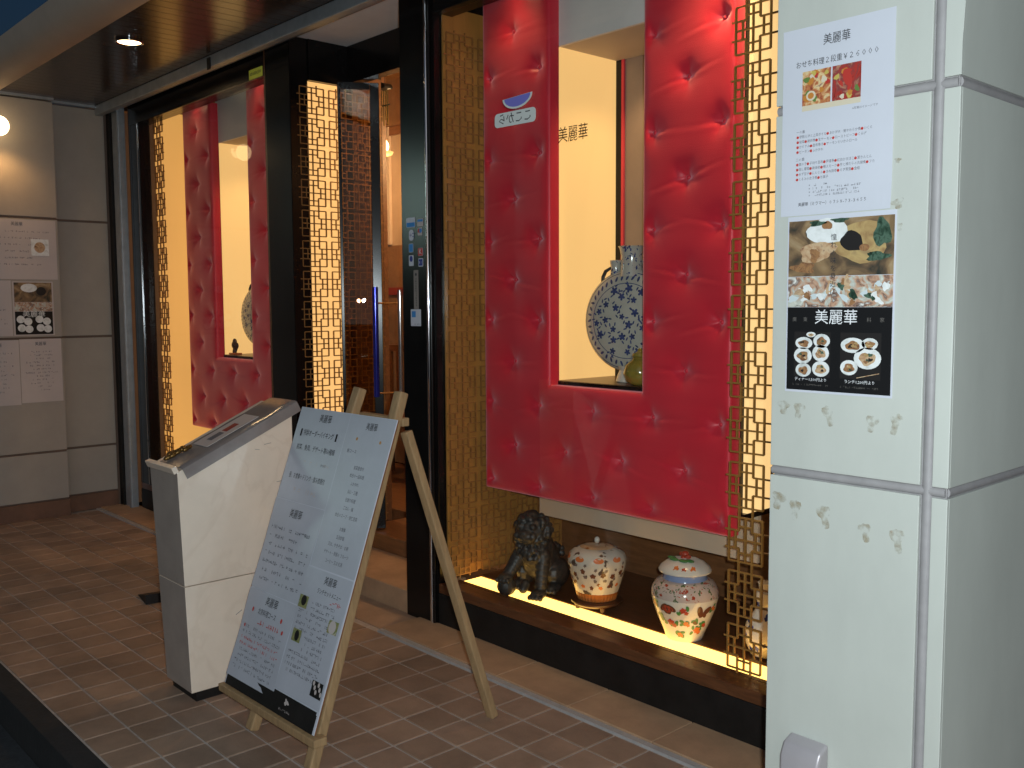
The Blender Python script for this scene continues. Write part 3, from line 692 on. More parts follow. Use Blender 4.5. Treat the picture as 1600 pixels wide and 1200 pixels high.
# bronze guardian lion
def lion():
    b = MB(); rb = random.Random(5)
    def cap(p, q, ra, rb_, n=7):
        for i in range(n):
            t = i/(n-1); b.sphere([p[k]+(q[k]-p[k])*t for k in range(3)], ra+(rb_-ra)*t, 12, 8)
    S = b.sphere
    S((0, .07, .14), (.085, .1, .1)); S((0, .03, .2), (.078, .075, .09)); S((0, -.01, .2), (.072, .06, .085))
    S((0, -.03, .3), (.072, .068, .068)); S((0, -.085, .285), (.045, .04, .03)); S((0, -.08, .262), (.038, .036, .016)); S((0, -.115, .3), (.02, .015, .014))
    for s in (-1, 1):
        S((s*.03, -.083, .325), .015); S((s*.06, -.01, .345), (.018, .012, .022)); S((s*.036, -.1, .285), (.018, .018, .02))
        S((s*.075, .09, .075), (.045, .085, .07)); S((s*.085, .02, .025), (.03, .05, .025))
        for k in range(3): S((s*.085+(k-1)*.018, -.02, .015), (.011, .018, .014))
    cap((.055, -.03, .18), (.06, -.075, .03), .036, .027); S((.06, -.095, .022), (.036, .042, .022))
    for k in range(4): S((.06+(k-1.5)*.017, -.13, .014), (.01, .016, .013))
    cap((-.055, -.03, .18), (-.085, -.09, .1), .036, .027); S((-.09, -.11, .088), (.034, .038, .02)); S((-.09, -.1, .042), .044)
    for k in range(4): S((-.09+(k-1.5)*.017, -.142, .08), (.009, .014, .012))
    cap((-.02, -.08, .03), (-.02, -.06, .05), .02, .022)
    for k in range(95):   # curls of the mane
        a = rb.uniform(0, 6.28); e = rb.uniform(-1.1, 1.45)
        x, y, z = .08*math.cos(e)*math.cos(a), .075*math.cos(e)*math.sin(a), .078*math.sin(e)
        if y < -.045 and z < .045: continue
        S((x, y-.02, .295+z), rb.uniform(.012, .019), 8, 6)
    for k in range(34): 
        a = rb.uniform(-2.6, -.5); S((.082*math.cos(a), -.005+.07*math.sin(a), rb.uniform(.17, .26)), rb.uniform(.010, .016), 8, 6)
    cap((0, .16, .06), (.02, .19, .16), .022, .03)
    for k in range(22): S((.02+rb.uniform(-.04, .04), .185+rb.uniform(-.025, .025), rb.uniform(.08, .22)), rb.uniform(.012, .02), 8, 6)
    me = b.mesh('lion_raw', M['bronze']); ob = link('lion_raw', me)
    md = ob.modifiers.new('r', 'REMESH'); md.mode = 'VOXEL'; md.voxel_size = .0045; md.use_smooth_shade = True
    bpy.context.view_layer.update()
    m2 = bpy.data.meshes.new_from_object(ob.evaluated_get(bpy.context.evaluated_depsgraph_get())); bpy.data.objects.remove(ob)
    m2.materials.clear(); m2.materials.append(M['bronze'])
    m2.polygons.foreach_set('use_smooth', [True]*len(m2.polygons))
    return m2
tag(link('lion_statue', lion(), None, (-3.09, 2.945, .2), (0, 0, R(22)), (1.02, 1.02, .97)), 'dark bronze guardian lion statue seated with one paw on a ball', 'statue')

# ================================================================== PILLAR
pl = thing('corner_pillar', 'pale grey panelled pillar at the right with posters on it', 'pillar', (-1.275, 2.0, 0))
W = .425; VJ = .378
PZ = [0, .27, 1.1, 1.945, 2.94]
MB().box(.006, W-.006, .0095, 1.3, 0, 2.94).build('pillar_core', M['joint'], pl)
for a, b_ in zip(PZ, PZ[1:]):
    g = .0115
    MB().box(0, VJ-.013, 0, .0085, a+g, b_-g).build('pillar_panel', M['pillar'], pl, bevel=.002)
    if a < 1.9: MB().box(VJ+.013, W, 0, .0085, a+g, b_-g).build('pillar_panel', M['pillar'], pl, bevel=.002)
    else:
        pts = [(VJ+.013, a+g), (W, a+g)]+[(W+.9*(1-math.cos(t*R(80)/14)), 2.02+.95*math.sin(t*R(80)/14)) for t in range(15)]+[(VJ+.013, b_-g)]
        MB().prism(pts, 'y', 0, .0085).build('pillar_panel', M['pillar'], pl)
        pts2 = [(W-.004, a+g), (W, a+g)]+[(W+.9*(1-math.cos(t*R(80)/14)), 2.02+.95*math.sin(t*R(80)/14)) for t in range(15)]+[(W-.004, b_-g)]
        MB().prism(pts2, 'y', .0087, 1.3).build('arch_reveal', M['pillar'], pl, smooth=True)
    if a < 1.9: MB().box(W-.0055, W, .0087, 1.3, a+g, b_-g).build('side_panel', M['pillar'], pl, bevel=.0015)
# rounded sealant beads in the joints
for z in PZ[1:-1]:
    MB().tube([(.001, .0135, z), (W-.008, .0135, z)], .0112, 12).build('joint_bead', M['joint'], pl, smooth=True)
    MB().tube([(W-.0115, .0135, z), (W-.0115, 1.3, z)], .0112, 12).build('joint_bead', M['joint'], pl, smooth=True)
MB().tube([(VJ, .0138, .0), (VJ, .0138, 2.94)], .0125, 12).build('joint_bead', M['joint'], pl, smooth=True)
# glue marks left by old posters
def residue():
    m = bpy.data.materials.new('glue_residue'); m.use_nodes = True; t = m.node_tree; b = t.nodes['Principled BSDF']; b.inputs['Roughness'].default_value = .7
    b.inputs['Base Color'].default_value = (.40, .33, .21, 1)
    tc = t.nodes.new('ShaderNodeTexCoord'); n = t.nodes.new('ShaderNodeTexNoise'); n.inputs['Scale'].default_value = 55; n.inputs['Detail'].default_value = 5
    oi = t.nodes.new('ShaderNodeObjectInfo'); ad = t.nodes.new('ShaderNodeVectorMath'); ad.inputs[1].default_value = (0, 0, 0)
    t.links.new(tc.outputs['Object'], ad.inputs[0]); t.links.new(oi.outputs['Location'], ad.inputs[1]); t.links.new(ad.outputs[0], n.inputs['Vector'])
    rp = t.nodes.new('ShaderNodeValToRGB'); rp.color_ramp.elements[0].position = .4; rp.color_ramp.elements[1].position = .66
    t.links.new(n.outputs[0], rp.inputs[0])
    mm = t.nodes.new('ShaderNodeMath'); mm.operation = 'MULTIPLY'; mm.inputs[1].default_value = .5; t.links.new(rp.outputs[0], mm.inputs[0]); t.links.new(mm.outputs[0], b.inputs['Alpha'])
    return m
M['glue'] = residue()
for (x, z, w, h) in ((.035, 1.255, .025, .03), (.075, 1.25, .022, .035), (.15, 1.245, .02, .045), (.255, 1.235, .022, .035), (.31, 1.24, .022, .045), (.025, 1.03, .028, .04), (.07, 1.015, .022, .045), (.145, 1.01, .026, .05), (.245, .99, .022, .04), (.32, .985, .024, .05), (.30, 1.71, .022, .02), (.305, 1.66, .012, .015), (.298, 1.8, .012, .01)):
    o = Print(); o.ell(0, 0, w*.55, h*.55, 0, 0, 22, .28, random.uniform(-.3, .3)); o.build('glue_mark', M['glue'], pl, (x, 0, z))
# metal box low on the pillar
mb = thing('metal_box', 'small grey metal box with rounded top at the foot of the pillar', 'box', (-1.155, 2.0, .4))
MB().prism([(0, -.3), (-.05, -.3), (-.05, .03), (-.035, .06), (0, .072)], 'x', -.05, .05).build('casing', mat('grey_casing', (.42, .39, .41), .35, .2, var=.06), mb, bevel=.008, segs=3, smooth=True)
bx('window', M['blackmat'], mb, -.036, .036, -.0535, -.0495, -.25, -.06, .002)

def stuffp(q, n, m, p):
    o = q.build(n, m, p); o['kind'] = 'stuff'; return o
# ------------------------------------------------------------------ posters on the pillar
def curl(x, z, w, h, bend):
    a, b_ = 2*x/w, 2*z/h
    return -bend*(3.2*max(0, -b_-.62)**1.6*max(0, a-.1)**1.5+1.6*max(0, b_-.7)**1.6*max(0, -a))
def warp(q, w, h, bend):
    q.v = [(x, y+curl(x, z, w, h, bend), z) for x, y, z in q.v]; return q
def poster(name, loc, w, h, label, cat='poster', mt=None, rot=(0, 0, 0), bend=.0):
    t = MB(); n = 14; vs = []; fs = []
    for i in range(n+1):
        for j in range(n+1): x, z = -w/2+w*i/n, -h/2+h*j/n; vs.append((x, curl(x, z, w, h, bend), z))
    for i in range(n):
        for j in range(n): k = i*(n+1)+j; fs.append((k, k+n+1, k+n+2, k+1))
    t.add(vs, fs); o = t.build(name, mt or M['paper'], None, loc, rot)
    return tag(o, label, cat)
IDX = {'ink': 0, 'grey': 1, 'red': 2}
INKS = [M['ink'], M['greyink'], M['redink']]
p = poster('price_poster', (-1.122, 1.9968, 1.91), .268, .42, 'white poster with two food photos and Japanese price text, upper of two', bend=.007)
q = Print()
q.text('美麗華', 0, .172, .026, 0, sx=.85)
q.text('おせち料理２段重￥２６０００', 0, .128, .0165, 0, sx=.87)
q.text('※写真はイメージです', .07, .013, .0062, 1)
yy = -.022
q.text('一の重', -.085, yy, .0075, 1)
rows = ['●伊勢えびと上貝ボイル●あわび大・鮑やわらか煮●いくら', '●前菜●焼肉巻●生サーモン●ローストビーフ●くらげ', '●からすみ●昆布巻き●サーモンといかのロール', '●ピータン●ふかひれ']
rows2 = ['●数の子●子持ち昆布●伊達巻●紅白かまぼこ●栗きんとん', '●田し葡萄●焼海老●鴨スモーク●芋と棒だらの丸揚煮●フカ', '●ゆず甘子●にんじん●きぬ田巻●えび黄酒●金柑', '●くるみ小女子煮●お菓子']
def bulleted(rows, z):
    for k, s in enumerate(rows):
        wd = len(s)*.0066*1.0; x = -.095
        for ch in s:
            if ch == '●': q.ell(x+.003, z, .0033, .0033, 2, 2, 8)
            else: q.text(ch, x+.0035, z, .0078, 1, sx=.85)
            x += .0068
        z -= .0112
    return z
z = bulleted(rows, yy-.011); q.text('二の重', -.085, z-.006, .0075, 1); z = bulleted(rows2, z-.017)
for k in range(4): q.text('※', -.06, z-.004-k*.0078, .006, 1); q.lines(-.052, .06 if k else -.02, z-.004-k*.0078, .0055, 1)
q.text('美麗華（ミラマー）０７９８-７３-３６５５', -.004, -.186, .0095, 0, sx=.9)
stuffp(warp(q, .268, .42, .007), 'printed_text', INKS, p)
fA = photo('festive_food_photo', [(.05, .03, .03), (.3, .07, .04), (.5, .2, .08), (.7, .55, .3), (.2, .08, .1)], 38, 1.5)
q = Print(); q.rect(-.083, .059, .024, .036, 4)
q.rect(-.083, -.013, .036, .112, 0); q.rect(-.009, .059, .036, .112, 1)
for k in range(26):
    x = random.choice((random.uniform(-.078, -.02), random.uniform(-.004, .053))); q.ell(x, random.uniform(.042, .106), random.uniform(.004, .01), random.uniform(.004, .009), random.choice((2, 3, 4, 5, 6)), 1+k*.12, 12, .15, random.random())
q.ell(-.06, .056, .012, .011, 4, 5); q.ell(-.06, .056, .0075, .007, 6, 6); q.ell(.028, .082, .010, .02, 5, 5, rot=.3)
warp(q, .268, .42, .007).build('printed_photo', [fA, photo('festive_food_photo_b', [(.05, .02, .02), (.4, .04, .03), (.22, .05, .05), (.5, .25, .15)], 42, 1.5, seed=2), flat('photo_yellow', (.5, .4, .1)), flat('photo_green', (.12, .2, .05)), flat('photo_cream', (.62, .55, .42)), flat('photo_red', (.45, .04, .03)), flat('photo_orange', (.5, .2, .04))], p)

p = poster('menu_poster', (-1.105, 1.9964, 1.495), .262, .405, 'dark framed poster with food photos and white Japanese name, lower of two', bend=0)
ph = [photo('abalone_photo', [(.03, .035, .03), (.12, .08, .05), (.26, .17, .09), (.4, .3, .18)], 14, 1.2, seed=1), photo('dish_photo', [(.62, .62, .55), (.45, .47, .42), (.5, .3, .2), (.16, .1, .08), (.7, .7, .66)], 34, 1.4, seed=3),
      flat('poster_black', (.012, .012, .013), .3), photo('dish_white', [(.5, .53, .52), (.68, .7, .69), (.76, .78, .78), (.6, .62, .6)], 30, .5), photo('broth_brown', [(.1, .05, .03), (.24, .12, .06), (.34, .18, .08), (.12, .07, .05)], 60, 1), flat('deep_shadow', (.02, .018, .018), .4), photo('green_herb', [(.01, .02, .015), (.03, .06, .04), (.08, .14, .1), (.02, .03, .02)], 60, 1), photo('food_tan', [(.2, .1, .06), (.45, .28, .16), (.55, .4, .25), (.25, .15, .1)], 50, 1), photo('sauce_amber', [(.2, .12, .06), (.34, .22, .1), (.45, .32, .14), (.26, .18, .1)], 22, 1), flat('pale_sky', (.55, .62, .64), .4)]
q = Print(); y0 = -.0025
def PP(*a, **k): return q.ell(*a, **k)
q.rect(-.127, .127, .065, .192, 0); q.rect(-.127, -.002, -.005, .064, 1); q.rect(-.002, .127, -.005, .064, 1); q.rect(-.127, .127, -.197, -.0055, 2)
PP(-.03, .165, .052, .028, 3, 1, wob=.06); PP(-.03, .178, .013, .009, 4, 2, wob=.1); PP(-.055, .184, .02, .006, 6, 2, wob=.2); PP(.0, .188, .02, .005, 6, 2, wob=.2)
PP(.05, .137, .062, .046, 8, .5, wob=.08); PP(.03, .14, .027, .022, 5, 2, wob=.08, rot=-.3); PP(.06, .125, .012, .008, 4, 3)
PP(-.055, .12, .045, .022, 7, 1.2, wob=.12, rot=.2); PP(-.06, .112, .012, .016, 4, 2, wob=.2); PP(-.035, .113, .013, .009, 7, 2.4); PP(.1, .155, .02, .03, 6, 1, wob=.15); PP(.09, .105, .026, .01, 6, 1.1, wob=.2); PP(-.1, .155, .02, .02, 0, 1)
q.ell(-.088, .085, .03, .012, 4, .6, wob=.2)
for k in range(34): PP(random.uniform(-.115, .115), random.uniform(.004, .056), random.uniform(.005, .014), random.uniform(.004, .01), random.choice((3, 3, 4, 7, 6, 9, 3)), 1+.1*k, n=12, wob=.2, rot=random.uniform(0, 3))
q.rect(-.108, -.016, -.165, -.062, 5, 1); q.rect(.008, .104, -.165, -.062, 5, 1)
for (x, z, a, b_) in ((-.083, -.088, .022, .014), (-.038, -.082, .021, .016), (-.085, -.117, .023, .019), (-.04, -.11, .021, .019), (-.083, -.15, .02, .016), (-.039, -.146, .022, .018), (-.065, -.068, .012, .006), (.038, -.09, .029, .017), (.078, -.086, .019, .013), (.073, -.118, .032, .024), (.03, -.14, .021, .017)):
    PP(x, z, a, b_, 3, 2); PP(x, z-.001, a*.6, b_*.58, random.choice((4, 7, 4)), 3, wob=.12); [PP(x+random.uniform(-.35, .35)*a, z+random.uniform(-.35, .35)*b_, a*.18, b_*.16, random.choice((4, 5, 6, 7, 8)), 4+.2*w_, n=9, wob=.25) for w_ in range(5)]
q.bar((.05, -.004, -.162), (.102, -.004, -.15), .0015, .0015, m=7)
warp(q, .262, .405, 0).build('printed_photo', ph, p)
q = Print()
q.text('憧れの味を身近に', -.012, .15, .0155, 0, 8, vertical=True)
q.text('美麗華', -.004, -.03, .036, 3, 3, sx=.98); q.text('廣', -.108, -.034, .011, 4, 3); q.text('東', -.08, -.034, .011, 4, 3); q.text('料', .075, -.034, .011, 4, 3); q.text('家', .105, -.034, .011, 4, 3)
q.text('ディナー1,500円より', -.064, -.172, .009, 3, 3); q.text('ランチ1,200円より', .056, -.172, .009, 3, 3); q.lines(-.11, -.02, -.184, .005, 4, 3); q.lines(.01, .1, -.184, .005, 4, 3); q.lines(-.11, -.02, -.002, .004, 0, 8); q.lines(.01, .1, -.002, .004, 0, 8)
stuffp(warp(q, .262, .405, 0), 'printed_text', INKS+[M['paleink'], flat('dim_print', (.13, .12, .11))], p)
# a strip of glossy plastic over each poster's lower edge is part of the sheet

# ------------------------------------------------------------------ papers on the far pier (face +x)
FX = -7.3+.0812
def pier_paper(y0, y1, z0, z1, label, lines, photo_=None):
    w, h = y1-y0, z1-z0
    o = poster('posted_sheet', (FX+.001, (y0+y1)/2, (z0+z1)/2), w, h, label, 'sheet', M['dimpaper'], (0, 0, R(90)), 0)
    q = Print()
    if lines:
        q.text('美麗華', 0, h*.42, .03, 1, sx=.85)
        for k in range(lines): ww = random.uniform(.15, .4)*w; q.lines(-ww, ww, h*.3-k*h*.66/lines, .012, 1, fill=.6)
    if photo_: photo_(q, w, h)
    stuffp(q, 'printed_text' if lines else 'printed_photo', [M['ink'], M['greyink'], M['redink']]+ph, o)
    return o
def dish(q, w, h): q.rect(w*.17, w*.4, -h*.1, h*.18, 6, 3); q.ell(w*.28, h*.04, w*.07, h*.09, 10, 4)
def dark(q, w, h):
    q.rect(-w/2+.01, w/2-.01, h*.12, h*.48, 3, 1); q.ell(-w*.1, h*.38, w*.2, h*.08, 6, 2); q.ell(w*.2, h*.32, w*.12, h*.08, 8, 2); q.rect(-w/2+.01, w/2-.01, -h*.05, h*.115, 4, 1); q.rect(-w/2+.01, w/2-.01, -h*.48, -h*.055, 5, 1)
    for s in (-1, 1):
        for a, b_ in ((-.1, -.2), (.08, -.24), (-.08, -.36), (.1, -.38)): q.ell(s*w*.23+a*w, b_*h, w*.1, h*.07, 6, 2)
    q.text('美麗華', 0, -h*.11, .05, 6, 3)
pier_paper(1.72, 2.225, 1.69, 2.10, 'white notice with a small food photo, topmost sheet on the far pier', 6, dish)
pier_paper(1.925, 2.19, 1.30, 1.675, 'dark poster with food photos in the middle of the far pier', 0, dark)
pier_paper(1.955, 2.228, .83, 1.275, 'white menu sheet, lowest sheet on the far pier', 12)
pier_paper(1.64, 1.918, 1.30, 1.68, 'white sheet at the left image edge beside the dark far poster', 8)
pier_paper(1.66, 1.95, .82, 1.27, 'white sheet at the left image edge below the other far sheets', 10)

# ================================================================== LAMPS OF THE CANOPY
dlx = thing('canopy_downlight', 'round lit downlight recessed in the dark canopy', 'downlight', (-5.40, 2.09, 2.94))
MB().lathe([(.06, .012), (.068, -.004), (.074, -.002), (.074, .009)], 32, cap=False).build('ring', M['chrome'], dlx, smooth=True)
MB().lathe([(.0, .002), (.059, .002), (.059, .009), (.0, .009)], 32).build('lens', M['lamp'], dlx)
spot((-5.40, 2.09, 2.93), 14, 130, .8, target=(-5.4, 2.09, 0), name='canopy_downlight_beam', rad=.08)
wlp = thing('wall_lamp', 'round white wall lamp glowing high on the far pier', 'lamp', (FX, 1.86, 2.70))
MB().tube([(-.002, 0, .02), (.012, 0, .02)], .05, 20).build('back_plate', M['chrome'], wlp, smooth=True)
MB().tube([(.012, 0, .02), (.06, 0, .03), (.1, 0, .02)], .01, 10).build('arm', M['chrome'], wlp, smooth=True)
MB().sphere((.13, 0, .0), (.06, .06, .065), 20, 12).build('globe', M['bulb'], wlp, smooth=True)
spot((FX+.15, 1.86, 2.6), 5, 150, .9, (1, .55, .2), target=(FX+.02, 1.9, 1.2), name='wall_lamp_beam', rad=.05)

# ================================================================== INTERIOR SEEN THROUGH THE DOOR
M['plaster'] = mat('interior_plaster', (.42, .3, .2), .7, var=.08); M['tilewall'] = mat('interior_brown_wall', (.24, .12, .05), .45, var=.2, scale=12); M['redband'] = flat('red_rail', (.22, .03, .025))
iw = bx('interior_wall', M['tilewall'], None, -9, -.9, 4.6, 4.7, .2, 1.98); tag(iw, 'brown inner wall of the restaurant', 'wall', kind='structure')
iw2 = bx('upper_interior_wall', M['plaster'], None, -9, -.9, 4.605, 4.7, 1.981, 2.93); tag(iw2, 'beige plaster wall inside the restaurant', 'wall', kind='structure')
bx('wall_rail', M['redband'], iw, -9, -.9, 4.585, 4.599, 1.58, 1.64); bx('picture_rail', M['brownwood'], iw2, -9, -.9, 4.585, 4.604, 2.86, 2.929)
bx('wall_pilaster', M['cream'], iw2, -6.62, -6.5, 4.58, 4.604, 1.99, 2.93)
ic = bx('interior_ceiling', M['tilewall'], None, -9, -.9, 3.12, 4.7, 3.3, 3.35); tag(ic, 'brown ceiling inside the restaurant', 'ceiling', kind='structure')
i3 = bx('interior_upper_wall', M['tilewall'], None, -9, -.9, 4.6, 4.7, 2.935, 3.3); tag(i3, 'dark band of wall below the inner ceiling', 'wall', kind='structure')
i4 = bx('interior_floor', M['brownwood'], None, -9, -.9, 3.54, 4.6, .1, .19); tag(i4, 'brown floor inside the restaurant', 'floor', kind='structure')
i5 = bx('interior_end_wall', M['tilewall'], None, -9.1, -9, 3.1, 4.7, .1, 3.3); tag(i5, 'far inner side wall of the restaurant', 'wall', kind='structure')
i6 = bx('interior_side_wall', M['tilewall'], None, -.9, -.8, 2.9, 4.7, -.2, 3.3); tag(i6, 'near inner side wall of the restaurant', 'wall', kind='structure')
pd = thing('pendant_lamp', 'glowing globe pendant lamp inside the doorway', 'lamp', (-5.95, 4.12, 2.66))
MB().sphere((0, 0, 0), .062, 20, 12).build('globe', M['bulb'], pd, smooth=True); MB().tube([(0, 0, .06), (0, 0, .64)], .004, 8).build('cord', M['blackmat'], pd); MB().lathe([(.02, .06), (.05, .05), (.052, .045)], 20).build('cap', M['brass'], pd, smooth=True)
MB().lathe([(.03, -.075), (.085, -.06), (.095, -.04)], 24, cap=False).build('shade', mat('amber_shade', (.6, .42, .16), .4, emis=(1, .6, .2), es=.9), pd, smooth=True)
def plamp(loc, e, name, rad=.08):
    l = bpy.data.lights.new(name, 'POINT'); l.energy = e; l.color = (1, .6, .26); l.shadow_soft_size = rad; o = bpy.data.objects.new(name, l); COL.objects.link(o); o.location = loc
plamp((-5.95, 4.02, 2.55), 34, 'pendant_glow')
pd2 = copy_tree(pd); pd2.location = (-4.3, 4.12, 2.66); pd2['label'] = 'globe pendant lamp deeper inside, hidden behind the black entrance post'; plamp((-4.3, 4.0, 2.55), 34, 'pendant_glow')
wc = thing('wind_chime', 'small black roofed wind chime with brass tubes hanging inside the entrance', 'chime', (-4.93, 3.45, 2.6))
MB().prism([(-.045, .215), (-.03, .235), (0, .245), (.03, .235), (.045, .215), (.04, .208), (-.04, .208)], 'y', -.03, .03).build('roof', M['blackmat'], wc)
for k in range(4): MB().tube([(-.03+.02*k, 0, .2), (-.03+.02*k, 0, .02-.03*(k % 2))], .004, 8).build('tube', mat('chime_brass', (.6, .45, .15), .25, .9) if k == 0 else bpy.data.materials['chime_brass'], wc, smooth=True)
MB().tube([(-.05, 0, .11), (.05, 0, .11)], .005, 8).build('cross_bar', M['blackmat'], wc); MB().tube([(0, 0, .24), (0, 0, .7)], .002, 6).build('cord', M['blackmat'], wc)
# chairs seen dimly inside
def chair(loc, label, rz):
    t = thing('dining_chair', label, 'chair', loc, (0, 0, rz))
    for sx in (-.2, .2):
        bx('leg', M['darkwood'], t, sx-.018, sx+.018, -.2, -.164, 0, .45); bx('leg', M['darkwood'], t, sx-.018, sx+.018, .164, .2, 0, 1.0)
    bx('seat', M['darkwood'], t, -.22, .22, -.22, .22, .451, .49, .01)
    for k in range(3): bx('back_slat', M['darkwood'], t, -.12+k*.12-.015, -.12+k*.12+.015, .17, .19, .5, .95)
    bx('top_rail', M['darkwood'], t, -.182, .182, .166, .196, .95, 1.0)
    return t
chair((-5.95, 4.25, .19), 'dark wooden chair standing by the inner wall behind the door handle', R(20))
chair((-5.3, 4.2, .19), 'dark wooden chair inside, beside the black entrance post', R(-10))

# ================================================================== STAND WITH MENU
ps = thing('menu_stand', 'cream marble lectern stand with a slanted top', 'stand', (-3.43, 1.46, 0))
BW = -.255
def taper(y0a, y0b, z0, z1, y1, wa, wb, ztopb=None):
    # block between heights z0..z1, front edge y0a->y0b, back y1, width wa->wb; the top may slant up to ztopb at the back
    zb = ztopb or z1
    vs = [(0, y0a, z0), (wa, y0a, z0), (wa, y1, z0), (0, y1, z0), (0, y0b, z1), (wb, y0b, z1), (wb, y1, zb), (0, y1, zb)]
    return MB().add(vs, [(0, 1, 2, 3), (4, 7, 6, 5), (0, 3, 7, 4), (2, 1, 5, 6), (1, 0, 4, 5), (3, 2, 6, 7)])
def fixm(o):   # same marble on the narrow street side, its shade painted as darker colour
    me = o.data; me.materials.append(M['marbleshade'])
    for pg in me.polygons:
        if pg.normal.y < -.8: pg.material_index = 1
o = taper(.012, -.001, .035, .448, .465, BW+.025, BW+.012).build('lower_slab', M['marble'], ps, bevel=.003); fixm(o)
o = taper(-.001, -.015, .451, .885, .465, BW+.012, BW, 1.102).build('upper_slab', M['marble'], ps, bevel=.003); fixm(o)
taper(.03, .03, 0, .034, .445, BW+.04, BW+.04).build('plinth', M['blackmat'], ps)
for (y, z, l_, a_) in ((.34, .955, .03, .12), (.30, .94, .02, -.2), (.39, .80, .02, .05), (.42, .79, .014, .4), (.2, .3, .03, .5)):
    MB().bar((.0006, y, z), (.0006, y+l_*math.cos(a_), z+l_*math.sin(a_)), .0012, .0016, (1, 0, 0)).build('scratch', M['greyink'], ps)
sl = math.atan2(1.102-.885, .48)
mh = thing('menu_holder', 'grey plastic sleeve with a menu lying on the slanted marble top', 'menu', (-3.43, 1.46-.015, .887), (sl, 0, 0))
b = MB()   # sleeve draped over the edge that faces the camera
n = 12
def dr(k):   # cross-section over the +x edge
    return [(-.21, .0035), (-.12, .006), (-.04, .006), (-.005, .006), (.0055, .001), (.0075, -.012), (.0085, -.04)][k]
vs = []
for i in range(n+1):
    y = .02+.53*i/n; w_ = .0012*math.sin(i*1.9)
    for k in range(7): xx, zz = dr(k); vs.append((xx, y, zz+w_*(1 if k < 4 else 0)))
b.add(vs, [(i*7+k, i*7+k+1, (i+1)*7+k+1, (i+1)*7+k) for i in range(n) for k in range(6)])
b.build('sleeve', M['plastic'], mh, smooth=True)
bx('stop_lip', M['marble'], mh, BW, -.003, -.012, .008, -.004, .022, .002)
bx('menu_card', M['dimpaper'], mh, -.17, -.05, .16, .40, .0085, .0105); bx('card_photo', flat('card_red', (.3, .04, .03)), mh, -.13, -.09, .27, .33, .0108, .0114); bx('card_photo', M['greyink'], mh, -.13, -.09, .2, .26, .0108, .0114)
b = MB()
for k in range(16): b.sphere((-.17+random.uniform(-.03, .03), .085+random.uniform(-.045, .045), .016), (.012, .016, .009), 8, 6)
b.build('brass_clip', mat('old_gold', (.2, .11, .03), .35, .7, var=.4, scale=40), mh, smooth=True)
fw = thing('floor_wedge', 'small dark wedge lying on the pavement behind the marble stand', 'wedge', (-4.83, 1.89, 0), (0, 0, R(-10)))
MB().prism([(-.1, .002), (.1, .002), (.1, .05)], 'y', -.06, .06).build('wedge_body', M['blackmat'], fw)

# ================================================================== EASEL AND MENU BOARD
es = thing('wooden_easel', 'wooden A frame easel standing on the tiled pavement', 'easel', (-2.95, 1.55, 0))
def E_(x, y, z): return (x+2.95, y-1.55, z)
up = Vector((0, -1, .37))
MB().bar(E_(-3.065, 1.531, 0), E_(-2.985, 1.96, 1.195), .042, .036, up).build('front_leg', M['wood'], es, bevel=.006)
MB().bar(E_(-2.668, 1.535, 0), E_(-2.735, 1.965, 1.195), .042, .036, up).build('front_leg', M['wood'], es, bevel=.006)
MB().bar(E_(-2.56, 2.225, 0), E_(-2.71, 1.965, 1.06), .036, .03, up).build('rear_leg', M['wood'], es, bevel=.005)
MB().bar(E_(-3.40, 2.03, 0), E_(-3.03, 1.965, 1.06), .036, .03, up).build('rear_leg', M['wood'], es, bevel=.005)
MB().bar(E_(-3.0, 1.972, 1.09), E_(-2.72, 1.972, 1.09), .03, .03).build('cross_rail', M['wood'], es, bevel=.004)
MB().bar(E_(-3.28, 1.535, .098), E_(-2.62, 1.545, .098), .05, .028).build('tray', M['wood'], es, bevel=.004)
lean = math.atan2(1.89-1.535, 1.0)
BWd, BH = .615, 1.055
bd = thing('menu_board', 'white menu board covered with laminated sheets leaning on the wooden easel', 'menu board', (-2.953, 1.53, .117), (-lean, 0, R(.8)))
bx('panel', M['paper'], bd, -BWd/2, BWd/2, 0, .003, 0, BH, .0005); bx('panel_back', M['brownwood'], bd, -BWd/2, BWd/2, .0032, .008, 0, BH)
bx('panel_edge', M['blackmat'], bd, -BWd/2+.01, BWd/2-.01, -.003, -.0002, 0, .06)
def sheet(u0, u1, v0, v1, draw, label, lay=0, curl=.0):
    w, h = u1-u0, v1-v0
    n = 10; b = MB(); vs = []; fs = []
    for i in range(n+1):
        for j in range(n+1):
            x, z = -w/2+w*i/n, -h/2+h*j/n
            vs.append((x, -curl*(math.sin(3*x/w+7*z/h+u0*40)*.5+.5)*.6, z))
    for i in range(n):
        for j in range(n): a = i*(n+1)+j; fs.append((a, a+n+1, a+n+2, a+1))
    b.add(vs, fs); o = b.build('menu_sheet', M['paper2'], bd, ((u0+u1)/2-BWd/2, -.0012-lay*.0012, (v0+v1)/2), smooth=True); o['label'] = label
    q = Print(); draw(q, w, h); q.v = [(x, y-.0005-curl*(math.sin(3*x/w+7*z/h+u0*40)*.5+.5)*.6, z) for x, y, z in q.v]; stuffp(q, 'printed_text', INKS+[photo('menu_dish_photo', [(.1, .1, .05), (.3, .28, .12), (.16, .2, .06), (.5, .45, .35)], 40, 1.5, seed=int(u0*99)) if 'menu_dish_photo' not in bpy.data.materials else bpy.data.materials['menu_dish_photo'], flat('star_orange', (.55, .3, .1)) if 'star_orange' not in bpy.data.materials else bpy.data.materials['star_orange'], M['blackmat'], M['dimpaper']], o)
    return o
